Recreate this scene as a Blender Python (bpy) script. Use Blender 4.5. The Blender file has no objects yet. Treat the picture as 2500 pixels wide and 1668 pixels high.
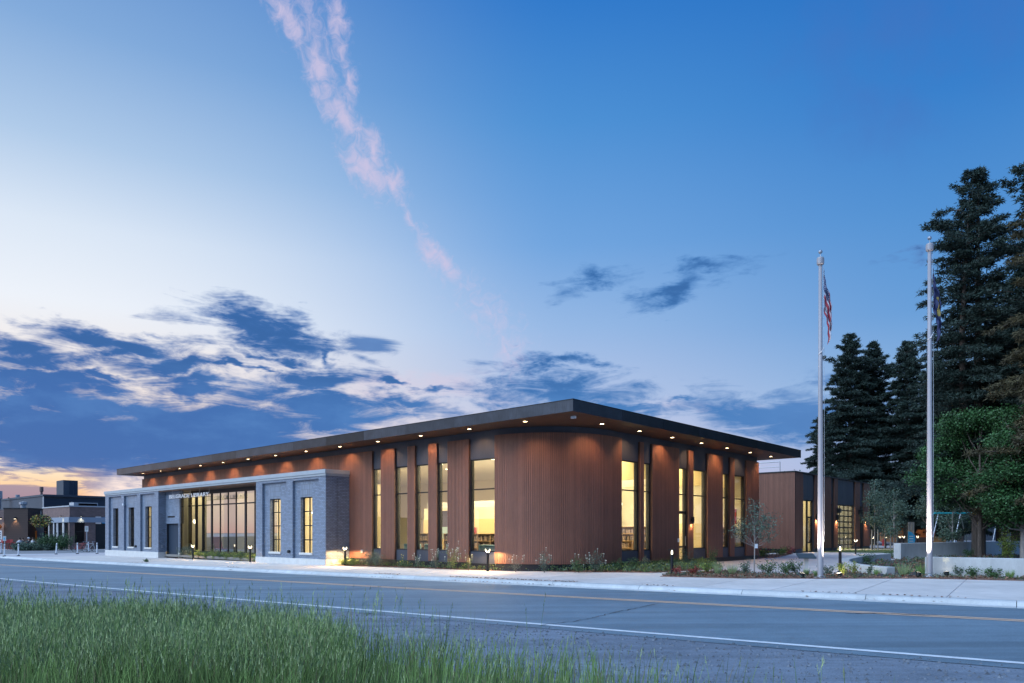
import bpy, math, random
import numpy as np
from mathutils import Vector, Matrix
R = math.radians
random.seed(7); RNG = np.random.default_rng(7)
C = bpy.context.scene.collection
SC = bpy.context.scene

# ------------------------------------------------------------------ camera
cam = bpy.data.objects.new('camera', bpy.data.cameras.new('camera')); C.objects.link(cam)
cam.location = (0, 0, 1.7); cam.rotation_euler = (R(90), 0, 0)
cam.data.sensor_width = 36; cam.data.lens = 25.416; cam.data.shift_y = 0.1864
cam.data.clip_start = 0.1; cam.data.clip_end = 6000
SC.camera = cam
SC.view_settings.view_transform = 'Standard'; SC.view_settings.look = 'None'
SC.view_settings.exposure = 0.0; SC.view_settings.gamma = 1.0; SC.view_settings.use_curve_mapping = False

F, HV, CU, KT = 1765.0, 1300.0, 1250.0, 0.006
def gz(x, y=0): return KT*min(90, max(-90, x))
def G(u, v, dz=0.0):
    """ground point seen in direction (u, v), dz above the sloping ground"""
    Y = F*(1.7-dz)/(v-HV+KT*(u-CU)); X = (u-CU)*Y/F
    return X, Y
def AE(u, v):
    a = math.degrees(math.atan((u-CU)/F)); e = math.degrees(math.atan((HV-v)/math.hypot(F, u-CU)))
    return a, e
def lin(r, g, b):
    f = lambda c: (c/255/12.92) if c/255 <= .04045 else ((c/255+.055)/1.055)**2.4
    return (f(r), f(g), f(b), 1)

# ------------------------------------------------------------------ world: dusk sky with clouds
world = bpy.data.worlds.new('World'); SC.world = world; world.use_nodes = True
wn = world.node_tree; wn.nodes.clear()
def N(t, **kw):
    n = wn.nodes.new(t)
    for k, v in kw.items(): setattr(n, k, v)
    return n
def sk(n, i, v):
    if isinstance(v, bpy.types.NodeSocket): wn.links.new(v, n.inputs[i])
    else: n.inputs[i].default_value = v
def M(op, a, b=0.0, c=None, clamp=False):
    n = N('ShaderNodeMath', operation=op, use_clamp=clamp); sk(n, 0, a); sk(n, 1, b)
    if c is not None: sk(n, 2, c)
    return n.outputs[0]
def SM(x, lo, hi):
    n = N('ShaderNodeMapRange', interpolation_type='SMOOTHSTEP'); sk(n, 0, x); sk(n, 1, lo); sk(n, 2, hi)
    return n.outputs[0]
def MIXC(f, a, b):
    n = N('ShaderNodeMix', data_type='RGBA'); sk(n, 0, f); sk(n, 6, a); sk(n, 7, b); return n.outputs[2]
def RAMP(x, pts):
    n = N('ShaderNodeValToRGB'); r = n.color_ramp
    while len(r.elements) < len(pts): r.elements.new(.5)
    for e, (p, c) in zip(r.elements, pts): e.position = p; e.color = c
    sk(n, 0, x); return n.outputs[0]
tc = N('ShaderNodeTexCoord'); sp = N('ShaderNodeSeparateXYZ'); wn.links.new(tc.outputs['Generated'], sp.inputs[0])
dx, dy, dzz = sp.outputs
az = M('MULTIPLY', M('ARCTAN2', dx, dy), 57.2958)
el = M('MULTIPLY', M('ARCSINE', dzz), 57.2958)
e90 = M('DIVIDE', el, 90.0, clamp=True)
def col(stops): return [(e/90, lin(*c)) for e, c in stops]
rl = RAMP(e90, col([(0, (255,208,204)), (1.0, (255,230,224)), (4.0, (255,236,226)), (9, (245,228,218)), (15.3, (236,241,249)), (20, (218,230,245)), (25, (174,201,232)), (31, (130,170,218)), (40, (78,132,200)), (60, (40,98,180)), (90, (32,84,165))]))
rm = RAMP(e90, col([(0, (214,190,205)), (5, (208,200,225)), (10, (184,198,230)), (15.8, (150,184,228)), (21.6, (112,164,222)), (29.5, (76,144,212)), (36.5, (46,121,202)), (50, (38,100,184)), (90, (30,82,164))]))
rr = RAMP(e90, col([(0, (150,178,218)), (5, (156,185,226)), (9.6, (138,179,224)), (15, (100,156,215)), (21, (80,144,210)), (28, (52,126,203)), (35, (36,113,195)), (50, (32,96,182)), (90, (28,78,160))]))
cosd = M('COSINE', M('MULTIPLY', M('ADD', az, 55.0), 1/57.2958))
t1 = SM(cosd, .50, .95); t2 = SM(cosd, .02, .58)
base = MIXC(t1, MIXC(t2, rr, rm), rl)
# warped coordinates for cloud edges
cv = N('ShaderNodeCombineXYZ'); sk(cv, 0, az); sk(cv, 1, el)
def NOISE(scale, detail, sx, sy, rough=.6, out=0, off=0, dist=0.0, rot=0.0):
    mp = N('ShaderNodeMapping'); wn.links.new(cv.outputs[0], mp.inputs[0]); mp.inputs['Scale'].default_value = (sx, sy, 1)
    mp.inputs['Rotation'].default_value = (0, 0, R(rot))
    mp.inputs['Location'].default_value = (off, off*.7, 0)
    n = N('ShaderNodeTexNoise'); n.noise_dimensions = '2D'; wn.links.new(mp.outputs[0], n.inputs[0])
    sk(n, 'Scale', scale); sk(n, 'Detail', detail); sk(n, 'Roughness', rough); sk(n, 'Distortion', dist)
    return n.outputs[out]
wob = NOISE(.12, 5, 1, 2.4, .62, 1, 3.1)
wv = N('ShaderNodeVectorMath', operation='MULTIPLY_ADD'); wn.links.new(wob, wv.inputs[0])
wv.inputs[1].default_value = (11, 5.0, 0)
wc = N('ShaderNodeVectorMath', operation='ADD'); wn.links.new(cv.outputs[0], wc.inputs[0]); wc.inputs[1].default_value = (-5.5, -2.5, 0)
wn.links.new(wc.outputs[0], wv.inputs[2]); wcv = wv.outputs[0]
def blob(src, u0, v0, u1, v1, th, amp=1.0):
    a0, e0 = AE(u0, v0); a1, e1 = AE(u1, v1); um, vm = (u0+u1)/2, (v0+v1)/2
    aT, eT = AE(um, vm-th); ac, ec = AE(um, vm)
    mp = N('ShaderNodeMapping', vector_type='TEXTURE'); wn.links.new(src, mp.inputs[0])
    mp.inputs['Location'].default_value = ((a0+a1)/2, (e0+e1)/2, 0)
    mp.inputs['Rotation'].default_value = (0, 0, math.atan2(e1-e0, a1-a0))
    mp.inputs['Scale'].default_value = (max(.3, math.hypot(a1-a0, e1-e0)/2), max(.15, eT-ec), 1)
    ln = N('ShaderNodeVectorMath', operation='LENGTH'); wn.links.new(mp.outputs[0], ln.inputs[0])
    return M('MULTIPLY', M('SUBTRACT', 1.0, ln.outputs['Value']), amp)
def union(src, blobs):
    d = None
    for b in blobs:
        x = blob(src, *b); d = x if d is None else M('MAXIMUM', d, x)
    return M('MAXIMUM', d, -1.0)
fine = NOISE(.55, 9, .38, 1.7, .68, 0, 11.0, .5, -8)
dark = union(wcv, [
    (-420, 1045, 930, 1075, 125, 1.6), (-300, 985, 260, 975, 80, 1.3), (430, 990, 1060, 1020, 66, 1.0),
    (-160, 836, 240, 866, 66), (40, 790, 500, 856, 40), (170, 872, 640, 902, 42), (440, 765, 820, 840, 48), (-200, 925, 420, 950, 44, .9), (330, 925, 640, 960, 34, .9), (690, 965, 960, 985, 28, .85),
    (600, 930, 960, 925, 50, 1.15), (560, 850, 760, 880, 16, .7), (930, 940, 1070, 952, 14), (480, 893, 700, 916, 16), (700, 800, 860, 900, 22, .8),
    (130, 922, 350, 935, 22), (400, 935, 640, 945, 36), (820, 985, 1160, 1000, 26, .8), (-100, 915, 120, 930, 30),
    (1110, 935, 1590, 968, 50, .95), (1270, 862, 1480, 884, 24, .8), (1240, 895, 1420, 905, 20, .7), (1545, 750, 1760, 672, 50, .9), (1640, 680, 1840, 628, 20, .6), (1390, 716, 1530, 668, 24, .44),
    (1640, 985, 2200, 1060, 62, .9), (1600, 985, 1780, 958, 14, .8), (1280, 985, 1720, 1010, 26, .8), (1990,925,2300,1000,34,.6), (2150, 640, 2240, 622, 10, .5),
    (2600, 1000, 3400, 1060, 40, .8)])
lent = union(cv.outputs[0], [(806, 838, 992, 846, 27, 1.0), (840, 858, 930, 890, 12, .5)])
dens = M('ADD', dark, M('MULTIPLY', M('SUBTRACT', fine, .5), 1.75))
al = SM(dens, -.26, .66)
al = M('MAXIMUM', al, M('MULTIPLY', SM(M('ADD', lent, M('MULTIPLY', M('SUBTRACT', fine, .5), 1.3)), -.05, .6), .9))
# solid lower mass
mass = union(wcv, [(-260, 1075, 900, 1062, 72, 2.0)])
mass2 = NOISE(.3, 5, .5, 1.2, .6, 0, 21.0)
cl = MIXC(SM(az, -32.0, 12.0), lin(56,105,174), lin(70,126,190))
cl = MIXC(SM(az, 10.0, 34.0), cl, lin(88,132,192))
cl = MIXC(M('MULTIPLY', SM(mass2, .4, .75), .3), cl, lin(96,148,210))
cl = MIXC(M('MULTIPLY', M('MULTIPLY', SM(el, 9.0, 13.0), SM(dens, .15, .9)), .75), cl, lin(46,96,158))
ehor = SM(el, 5.2, 1.5)
cl = MIXC(M('MULTIPLY', ehor, .75), cl, lin(142,142,178))
# bright and pink veils behind the dark clouds
veil = SM(M('ADD', union(wcv, [(-100, 880, 760, 900, 95, .9), (700, 960, 1290, 935, 70, .55), (1550, 985, 1960, 1005, 36, .5)]), M('MULTIPLY', M('SUBTRACT', NOISE(.4, 6, .5, 1.6, .6, 0, 31), .5), 1.1)), 0, .8)
vcol = MIXC(SM(az, -24.0, -8.0), lin(250,242,238), lin(222,200,218))
base = MIXC(M('MULTIPLY', veil, .48), base, vcol)
skyc = MIXC(al, base, cl)
# sunset strip under the cloud deck
stripn = NOISE(.5, 7, .35, 2.2, .6, 0, 41.0, .4)
up = AE(100, 1152)[1]
win = M('MULTIPLY', SM(M('ADD', el, M('MULTIPLY', M('SUBTRACT', fine, .5), 1.6)), up+.5, up-.1), SM(az, AE(285, 1200)[0], AE(175, 1200)[0]))
strip = RAMP(M('DIVIDE', el, 6.0, clamp=True), [(0, lin(228,140,104)), (.28, lin(242,166,120)), (.48, lin(252,208,162)), (.72, lin(255,234,204)), (1, lin(206,196,206))])
puff = SM(stripn, .47, .60)
strip = MIXC(M('MULTIPLY', puff, .82), strip, lin(140,128,162))
skyc = MIXC(M('MULTIPLY', win, SM(az, -56.0, -46.0)), skyc, strip)
# pink contrail
cn1 = NOISE(1.1, 8, 1.1, 1.1, .68, 0, 5.0, .6)
w2 = N('ShaderNodeVectorMath', operation='MULTIPLY_ADD'); wn.links.new(NOISE(.5, 4, 1, 1, .6, 1, 2.0), w2.inputs[0]); w2.inputs[1].default_value = (1.8, 1.8, 0)
w2b = N('ShaderNodeVectorMath', operation='ADD'); wn.links.new(cv.outputs[0], w2b.inputs[0]); w2b.inputs[1].default_value = (-.9, -.9, 0); wn.links.new(w2b.outputs[0], w2.inputs[2])
pk = union(w2.outputs[0], [
    (630, -60, 770, 130, 50, 1.0), (740, 70, 812, 270, 54, 1.0), (800, -60, 848, 170, 38, .8), (835, 130, 865, 270, 30, .85), (730, -60, 810, 200, 70, .42),
    (775, 190, 900, 365, 48, 1.0), (880, 300, 942, 430, 38, .9), (815, 335, 980, 480, 58, 1.0), (930, 400, 990, 495, 38, .95),
    (975, 470, 1035, 590, 16, .5), (1005, 555, 1135, 710, 32, .85), (1120, 700, 1260, 830, 40, .30), (1220, 800, 1265, 910, 40, .38)])
pa = SM(M('ADD', pk, M('MULTIPLY', M('SUBTRACT', cn1, .5), 1.7)), -.20, 1.15)
skyc = MIXC(M('MULTIPLY', pa, .80), skyc, lin(210,198,226))
gl = union(w2.outputs[0], [(1900, 80, 2700, -30, 190, .75), (1960, 180, 2300, 330, 120, .55)])
skyc = MIXC(M('MULTIPLY', SM(M('ADD', gl, M('MULTIPLY', M('SUBTRACT', NOISE(.25, 6, 1, 1, .6, 0, 51), .5), 1.4)), -.3, 1.1), .42), skyc, lin(74,112,186))
# a faint physical sky on top (sun below the horizon)
ns = N('ShaderNodeTexSky'); ns.sky_type = 'NISHITA'; ns.sun_disc = False; ns.sun_elevation = R(-2.0); ns.sun_rotation = R(-60)
bgn = N('ShaderNodeBackground'); wn.links.new(ns.outputs[0], bgn.inputs[0]); bgn.inputs[1].default_value = .05
bg = N('ShaderNodeBackground'); wn.links.new(skyc, bg.inputs[0]); bg.inputs[1].default_value = 1.0
ad = N('ShaderNodeAddShader'); wn.links.new(bg.outputs[0], ad.inputs[0]); wn.links.new(bgn.outputs[0], ad.inputs[1])
wo = N('ShaderNodeOutputWorld'); wn.links.new(ad.outputs[0], wo.inputs[0])
world.cycles.sampling_method = 'MANUAL'; world.cycles.sample_map_resolution = 512

# the afterglow in the west: one very soft sun
sd = bpy.data.lights.new('sun', 'SUN'); sd.energy = 4.2; sd.angle = R(60); sd.color = (.62, .79, 1.0)
so = bpy.data.objects.new('sun', sd); C.objects.link(so)
dirv = Vector((.80, .52, -.85)); so.rotation_euler = dirv.to_track_quat('-Z', 'Y').to_euler()

# ------------------------------------------------------------------ materials
def mat(name, color, rough=.7, metal=0.0, noise=None, bump=None, spec=.5, emit=None, estr=1.0, tone=0.0, coord='Object', pattern=None):
    m = bpy.data.materials.new(name); m.use_nodes = True; nt = m.node_tree; b = nt.nodes['Principled BSDF']
    b.inputs['Base Color'].default_value = (*color, 1); b.inputs['Roughness'].default_value = rough
    b.inputs['Metallic'].default_value = metal; b.inputs['Specular IOR Level'].default_value = spec
    L = nt.links.new; out = None
    tcn = nt.nodes.new('ShaderNodeTexCoord')
    rgb = nt.nodes.new('ShaderNodeRGB'); rgb.outputs[0].default_value = (*color, 1); cur = rgb.outputs[0]
    def mul(cur, fac_socket, lo, hi):
        mr = nt.nodes.new('ShaderNodeMapRange'); L(fac_socket, mr.inputs[0]); mr.inputs[1].default_value = .25; mr.inputs[2].default_value = .75
        mr.inputs[3].default_value = lo; mr.inputs[4].default_value = hi
        mx = nt.nodes.new('ShaderNodeVectorMath'); mx.operation = 'SCALE'; L(cur, mx.inputs[0]); L(mr.outputs[0], mx.inputs['Scale'])
        return mx.outputs[0]
    if pattern: cur = pattern(nt, tcn, cur)
    for (sc, amt, stretch) in (noise or []):
        mp = nt.nodes.new('ShaderNodeMapping'); L(tcn.outputs[coord], mp.inputs[0]); mp.inputs['Scale'].default_value = stretch
        nz = nt.nodes.new('ShaderNodeTexNoise'); L(mp.outputs[0], nz.inputs[0]); nz.inputs['Scale'].default_value = sc; nz.inputs['Detail'].default_value = 5
        nz.inputs['Roughness'].default_value = .6
        cur = mul(cur, nz.outputs[0], 1-amt, 1+amt)
    if tone:
        at = nt.nodes.new('ShaderNodeAttribute'); at.attribute_name = 'tone'
        mr = nt.nodes.new('ShaderNodeMapRange'); L(at.outputs['Fac'], mr.inputs[0]); mr.inputs[3].default_value = 1-tone; mr.inputs[4].default_value = 1+tone
        mx = nt.nodes.new('ShaderNodeVectorMath'); mx.operation = 'SCALE'; L(cur, mx.inputs[0]); L(mr.outputs[0], mx.inputs['Scale']); cur = mx.outputs[0]
    L(cur, b.inputs['Base Color'])
    if bump:
        sc, st, dist = bump
        nz = nt.nodes.new('ShaderNodeTexNoise'); L(tcn.outputs[coord], nz.inputs[0]); nz.inputs['Scale'].default_value = sc; nz.inputs['Detail'].default_value = 4
        bp = nt.nodes.new('ShaderNodeBump'); L(nz.outputs[0], bp.inputs['Height']); bp.inputs['Strength'].default_value = st; bp.inputs['Distance'].default_value = dist
        L(bp.outputs[0], b.inputs['Normal'])
    if emit: b.inputs['Emission Color'].default_value = (*emit, 1); b.inputs['Emission Strength'].default_value = estr
    return m
I3 = (1, 1, 1)
def brickpat(bw, bh, mortar, msize=.010, swap=False):
    def f(nt, tcn, cur):
        L = nt.links.new
        br = nt.nodes.new('ShaderNodeTexBrick')
        mp = nt.nodes.new('ShaderNodeMapping'); L(tcn.outputs['UV'], mp.inputs[0])
        if swap: mp.inputs['Rotation'].default_value = (0, 0, R(90))
        L(mp.outputs[0], br.inputs[0])
        br.inputs['Scale'].default_value = 1; br.inputs['Brick Width'].default_value = bw; br.inputs['Row Height'].default_value = bh
        br.inputs['Mortar Size'].default_value = msize; br.inputs['Mortar Smooth'].default_value = .2; br.inputs['Bias'].default_value = 0
        if swap: br.offset = 0
        a = nt.nodes.new('ShaderNodeVectorMath'); a.operation = 'SCALE'; L(cur, a.inputs[0]); a.inputs['Scale'].default_value = .80
        c2 = nt.nodes.new('ShaderNodeVectorMath'); c2.operation = 'SCALE'; L(cur, c2.inputs[0]); c2.inputs['Scale'].default_value = 1.22
        L(a.outputs[0], br.inputs['Color1']); L(c2.outputs[0], br.inputs['Color2']); br.inputs['Mortar'].default_value = (*mortar, 1)
        bp = nt.nodes.new('ShaderNodeBump'); L(br.outputs['Fac'], bp.inputs['Height']); bp.invert = True
        bp.inputs['Strength'].default_value = .5; bp.inputs['Distance'].default_value = .008
        L(bp.outputs[0], nt.nodes['Principled BSDF'].inputs['Normal'])
        return br.outputs['Color']
    return f
def boardpat(w, dark=.35, axis=1):
    def f(nt, tcn, cur):
        L = nt.links.new
        s = nt.nodes.new('ShaderNodeSeparateXYZ'); L(tcn.outputs['UV'], s.inputs[0])
        d = nt.nodes.new('ShaderNodeMath'); d.operation = 'DIVIDE'; L(s.outputs[axis], d.inputs[0]); d.inputs[1].default_value = w
        fr = nt.nodes.new('ShaderNodeMath'); fr.operation = 'FRACT'; L(d.outputs[0], fr.inputs[0])
        lt = nt.nodes.new('ShaderNodeMath'); lt.operation = 'GREATER_THAN'; L(fr.outputs[0], lt.inputs[0]); lt.inputs[1].default_value = .08
        mr = nt.nodes.new('ShaderNodeMapRange'); L(lt.outputs[0], mr.inputs[0]); mr.inputs[3].default_value = dark; mr.inputs[4].default_value = 1
        mx = nt.nodes.new('ShaderNodeVectorMath'); mx.operation = 'SCALE'; L(cur, mx.inputs[0]); L(mr.outputs[0], mx.inputs['Scale'])
        return mx.outputs[0]
    return f
def twocol(c2, sc, lo, hi, stretch=I3):
    def f(nt, tcn, cur):
        L = nt.links.new; mp = nt.nodes.new('ShaderNodeMapping'); L(tcn.outputs['Object'], mp.inputs[0]); mp.inputs['Scale'].default_value = stretch
        nz = nt.nodes.new('ShaderNodeTexNoise'); L(mp.outputs[0], nz.inputs[0]); nz.inputs['Scale'].default_value = sc; nz.inputs['Detail'].default_value = 8; nz.inputs['Roughness'].default_value = .65
        mr = nt.nodes.new('ShaderNodeMapRange'); mr.interpolation_type = 'SMOOTHSTEP'; L(nz.outputs[0], mr.inputs[0]); mr.inputs[1].default_value = lo; mr.inputs[2].default_value = hi
        mx = nt.nodes.new('ShaderNodeMix'); mx.data_type = 'RGBA'; L(mr.outputs[0], mx.inputs[0]); L(cur, mx.inputs[6]); mx.inputs[7].default_value = (*c2, 1)
        return mx.outputs[2]
    return f
def roadstreak(nt, tcn, cur):
    # wear bands that run along the road, wheel tracks and faint patches
    L = nt.links.new; mp = nt.nodes.new('ShaderNodeMapping'); L(tcn.outputs['Object'], mp.inputs[0]); mp.inputs['Rotation'].default_value = (0, 0, R(35.8)); mp.inputs['Scale'].default_value = (.045, 1.3, 1)
    out = cur
    for sc, amt in ((1.0, .23), (3.1, .12)):
        nz = nt.nodes.new('ShaderNodeTexNoise'); L(mp.outputs[0], nz.inputs[0]); nz.inputs['Scale'].default_value = sc; nz.inputs['Detail'].default_value = 6; nz.inputs['Roughness'].default_value = .6
        mr = nt.nodes.new('ShaderNodeMapRange'); L(nz.outputs[0], mr.inputs[0]); mr.inputs[1].default_value = .3; mr.inputs[2].default_value = .7; mr.inputs[3].default_value = 1-amt; mr.inputs[4].default_value = 1+amt
        mx = nt.nodes.new('ShaderNodeVectorMath'); mx.operation = 'SCALE'; L(out, mx.inputs[0]); L(mr.outputs[0], mx.inputs['Scale']); out = mx.outputs[0]
    return out
MT = dict(
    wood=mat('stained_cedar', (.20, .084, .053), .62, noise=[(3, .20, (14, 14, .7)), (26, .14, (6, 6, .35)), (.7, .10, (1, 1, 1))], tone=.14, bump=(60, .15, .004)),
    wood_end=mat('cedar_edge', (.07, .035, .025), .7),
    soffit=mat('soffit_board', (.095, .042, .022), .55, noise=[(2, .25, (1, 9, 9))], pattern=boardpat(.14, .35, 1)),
    metal=mat('charcoal_metal_panel', (.060, .066, .085), .5, .25, noise=[(.8, .25, (1, 1, .4)), (14, .10, (1, 1, .2))]),
    fascia=mat('fascia_steel', (.036, .041, .052), .42, .45, noise=[(1.2, .35, (1, 1, 1)), (9, .25, (2, 2, .25))], tone=.45),
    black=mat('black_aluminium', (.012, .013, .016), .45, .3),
    brick=mat('grey_brick', (.205, .25, .32), .45, noise=[(2.5, .05, I3)], pattern=brickpat(.205, .078, (.10, .12, .16), .012), coord='UV'),
    brickv=mat('soldier_brick', (.20, .245, .31), .45, noise=[(2.5, .05, I3)], pattern=brickpat(.29, .075, (.13, .14, .165), .010, True), coord='UV'),
    coping=mat('cast_stone_coping', (.37, .385, .40), .7, noise=[(2, .08, I3), (30, .05, I3)]),
    plinth=mat('pale_stone_base', (.60, .58, .55), .75, noise=[(3, .10, I3), (40, .06, I3)]),
    concrete=mat('sidewalk_concrete', (.61, .57, .53), .8, tone=.06, noise=[(.5, .14, I3), (1.7, .08, I3), (5, .07, (1, .25, 1)), (60, .06, I3)], bump=(80, .2, .003)),
    plaza=mat('plaza_concrete', (.52, .475, .46), .8, noise=[(.4, .12, I3), (8, .07, I3)]),
    kerb=mat('kerb_concrete', (.49, .51, .51), .75, tone=.07, noise=[(2, .18, (1, 1, 1)), (30, .10, I3)], bump=(70, .3, .004)),
    joint=mat('joint_dark', (.05, .05, .055), .9),
    asphalt=mat('asphalt', (.14, .20, .245), .62, pattern=roadstreak, noise=[(.35, .10, (1, 1, 1)), (2.2, .10, I3), (38, .30, I3), (120, .22, I3)], bump=(90, .6, .006), spec=.6),  # grey asphalt, the blue of the reflected sky is put into its colour
    shoulder=mat('gravel_shoulder', (.165, .20, .245), .8, pattern=roadstreak, noise=[(.6, .2, (1, 1, 1)), (5, .16, (1, 1, 1)), (30, .28, I3), (90, .25, I3)], bump=(45, .8, .02)),
    lot=mat('parking_asphalt', (.22, .225, .23), .8, noise=[(.5, .12, I3), (30, .15, I3)]),
    white=mat('road_white_paint', (.64, .68, .70), .7, noise=[(8, .14, I3), (60, .15, I3)]),
    yellow=mat('road_yellow_paint', (.68, .45, .30), .7, noise=[(8, .16, I3), (60, .16, I3)]),
    crack=mat('crack_tar', (.03, .03, .035), .8),
    soil=mat('soil', (.085, .065, .055), .95, noise=[(3, .35, I3), (25, .35, I3)], bump=(12, 1, .05)),
    mulch=mat('bark_mulch', (.20, .105, .07), .95, noise=[(4, .3, I3), (30, .4, I3)], bump=(18, 1, .05), tone=.6),
    field=mat('verge_soil', (.10, .095, .075), .95, noise=[(.8, .3, I3), (12, .3, I3)]),
    lawn=mat('lawn', (.05, .095, .03), .9, noise=[(1, .25, I3), (20, .35, I3)]),
    cwall=mat('cast_concrete_wall', (.47, .47, .46), .75, noise=[(.9, .16, (1, 1, 1)), (5, .10, (1, 1, .3)), (40, .07, I3)], bump=(30, .2, .004)),
    leaf=mat('leaf_green', (.055, .115, .035), .6, tone=.55),
    leafg=mat('leaf_greygreen', (.10, .15, .105), .65, tone=.5),
    leafy=mat('leaf_yellowgreen', (.17, .23, .045), .6, tone=.5),
    leafb=mat('leaf_bright', (.032, .095, .026), .6, tone=.8),
    needle=mat('needles', (.020, .040, .030), .7, tone=.5),
    needleb=mat('needles_brown', (.060, .050, .020), .75, tone=.7),
    petal=mat('petal_white', (.7, .7, .55), .6),
    petaly=mat('petal_yellow', (.65, .5, .08), .6),
    petalr=mat('leaf_red', (.25, .05, .04), .6, tone=.4),
    bark=mat('bark', (.11, .085, .07), .95, noise=[(6, .4, (1, 1, .25)), (30, .3, (1, 1, .3))], bump=(22, 1, .04)),
    barkp=mat('bark_pale', (.30, .27, .25), .85, noise=[(6, .3, (1, 1, .3))]),
    grass=mat('grass_blade', (.175, .28, .075), .7, tone=.7), straw=mat('dry_grass', (.26, .22, .12), .8, tone=.5),
    grassh=mat('grass_seedhead', (.29, .36, .17), .8, tone=.4),
    steelw=mat('brushed_flagpole', (.33, .315, .335), .5, .1, noise=[(3, .05, (1, 1, .1))]),
    wall=mat('cream_plaster', (.78, .72, .56), .8, noise=[(.5, .04, I3)]),
    wally=mat('ochre_plaster', (.76, .62, .34), .8, noise=[(.5, .05, I3)]),
    ceil=mat('white_ceiling', (.80, .77, .68), .85),
    floor=mat('carpet', (.22, .20, .18), .9),
    oak=mat('oak', (.42, .26, .12), .5, noise=[(4, .2, (1, 1, 8))]),
    pblue=mat('pale_blue_laminate', (.35, .55, .62), .5),
    book=mat('book_spine', (.25, .18, .14), .6, tone=.9),
    globe=mat('lit_globe', (.9, .88, .8), .4, emit=(1, .86, .62), estr=5.0),
    lampw=mat('lit_lens', (.9, .85, .7), .4, emit=(1, .74, .40), estr=22.0),
    lampn=mat('lit_led', (.9, .9, .8), .4, emit=(1, .86, .60), estr=6.0),
    lampc=mat('lit_led_cool', (.9, .9, .85), .4, emit=(1, .92, .74), estr=7.0),
    signw=mat('sign_white', (.62, .60, .60), .5, emit=(1, .90, .84), estr=.05),
    plaque=mat('sign_panel', (.05, .065, .07), .6),
    redbrick=mat('red_brick', (.17, .095, .082), .8, noise=[(1.5, .15, I3)], pattern=brickpat(.25, .10, (.20, .17, .16), .014), coord='UV'),
    brownwood=mat('brown_siding', (.055, .031, .024), .7, pattern=boardpat(.22, .4, 1)),
    navy=mat('navy_cladding', (.018, .032, .055), .6),
    slate=mat('slate_cladding', (.055, .068, .088), .7, noise=[(.4, .12, I3)]),
    trim=mat('light_trim', (.42, .43, .45), .6),
    band=mat('canopy_band', (.26, .30, .36), .6),
    galv=mat('galvanised_steel', (.38, .40, .44), .4, .6),
    dark=mat('dark_void', (.01, .011, .014), .6),
    orange=mat('orange_door', (.62, .17, .03), .5),
    red=mat('red_paint', (.32, .03, .03), .45),
    skin=mat('skin', (.45, .28, .20), .6), cloth=mat('white_cloth', (.6, .6, .62), .8), clothd=mat('dark_cloth', (.04, .045, .06), .8), hair=mat('hair', (.05, .03, .02), .7),
    teal=mat('teal_paint', (.03, .40, .45), .4), cyan=mat('cyan_panel', (.03, .35, .62), .5),
    shed=mat('shed_cladding', (.36, .17, .07), .7, pattern=boardpat(.3, .6, 0)),
    rock=mat('basalt', (.055, .06, .065), .85, noise=[(5, .3, I3)], bump=(9, 1, .05)),
    rubber=mat('rubber', (.02, .02, .022), .8), plasticw=mat('white_plastic', (.75, .77, .80), .5),
    stone=mat('pebble', (.14, .16, .185), .85, tone=.5),
    artwork=mat('mobile_wire', (.25, .13, .09), .6),
    greenlit=mat('signal_green', (.1, .8, .4), .4, emit=(.1, .9, .5), estr=3))
def glassmat(name, ior, tint, rough=0.0):
    m = bpy.data.materials.new(name); m.use_nodes = True; nt = m.node_tree; nt.nodes.clear(); L = nt.links.new
    fr = nt.nodes.new('ShaderNodeFresnel'); fr.inputs[0].default_value = ior
    tr = nt.nodes.new('ShaderNodeBsdfTransparent'); tr.inputs[0].default_value = (*tint, 1)
    gl = nt.nodes.new('ShaderNodeBsdfGlossy'); gl.inputs['Roughness'].default_value = rough
    mx = nt.nodes.new('ShaderNodeMixShader'); L(fr.outputs[0], mx.inputs[0]); L(tr.outputs[0], mx.inputs[1]); L(gl.outputs[0], mx.inputs[2])
    o = nt.nodes.new('ShaderNodeOutputMaterial'); L(mx.outputs[0], o.inputs[0]); return m
MT['glass'] = glassmat('window_glass', 2.0, (.90, .93, .88))
MT['glassf'] = glassmat('coated_glass', 2.7, (.88, .92, .88))
MT['glasse'] = glassmat('entrance_glass', 8.0, (.62, .66, .62))
MT['glassp'] = glassmat('entrance_side_glass', 2.0, (.85, .88, .84))
MT['glassd'] = glassmat('dark_glass', 2.2, (.25, .28, .30))
MT['glassd2'] = MT['glass']

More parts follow.
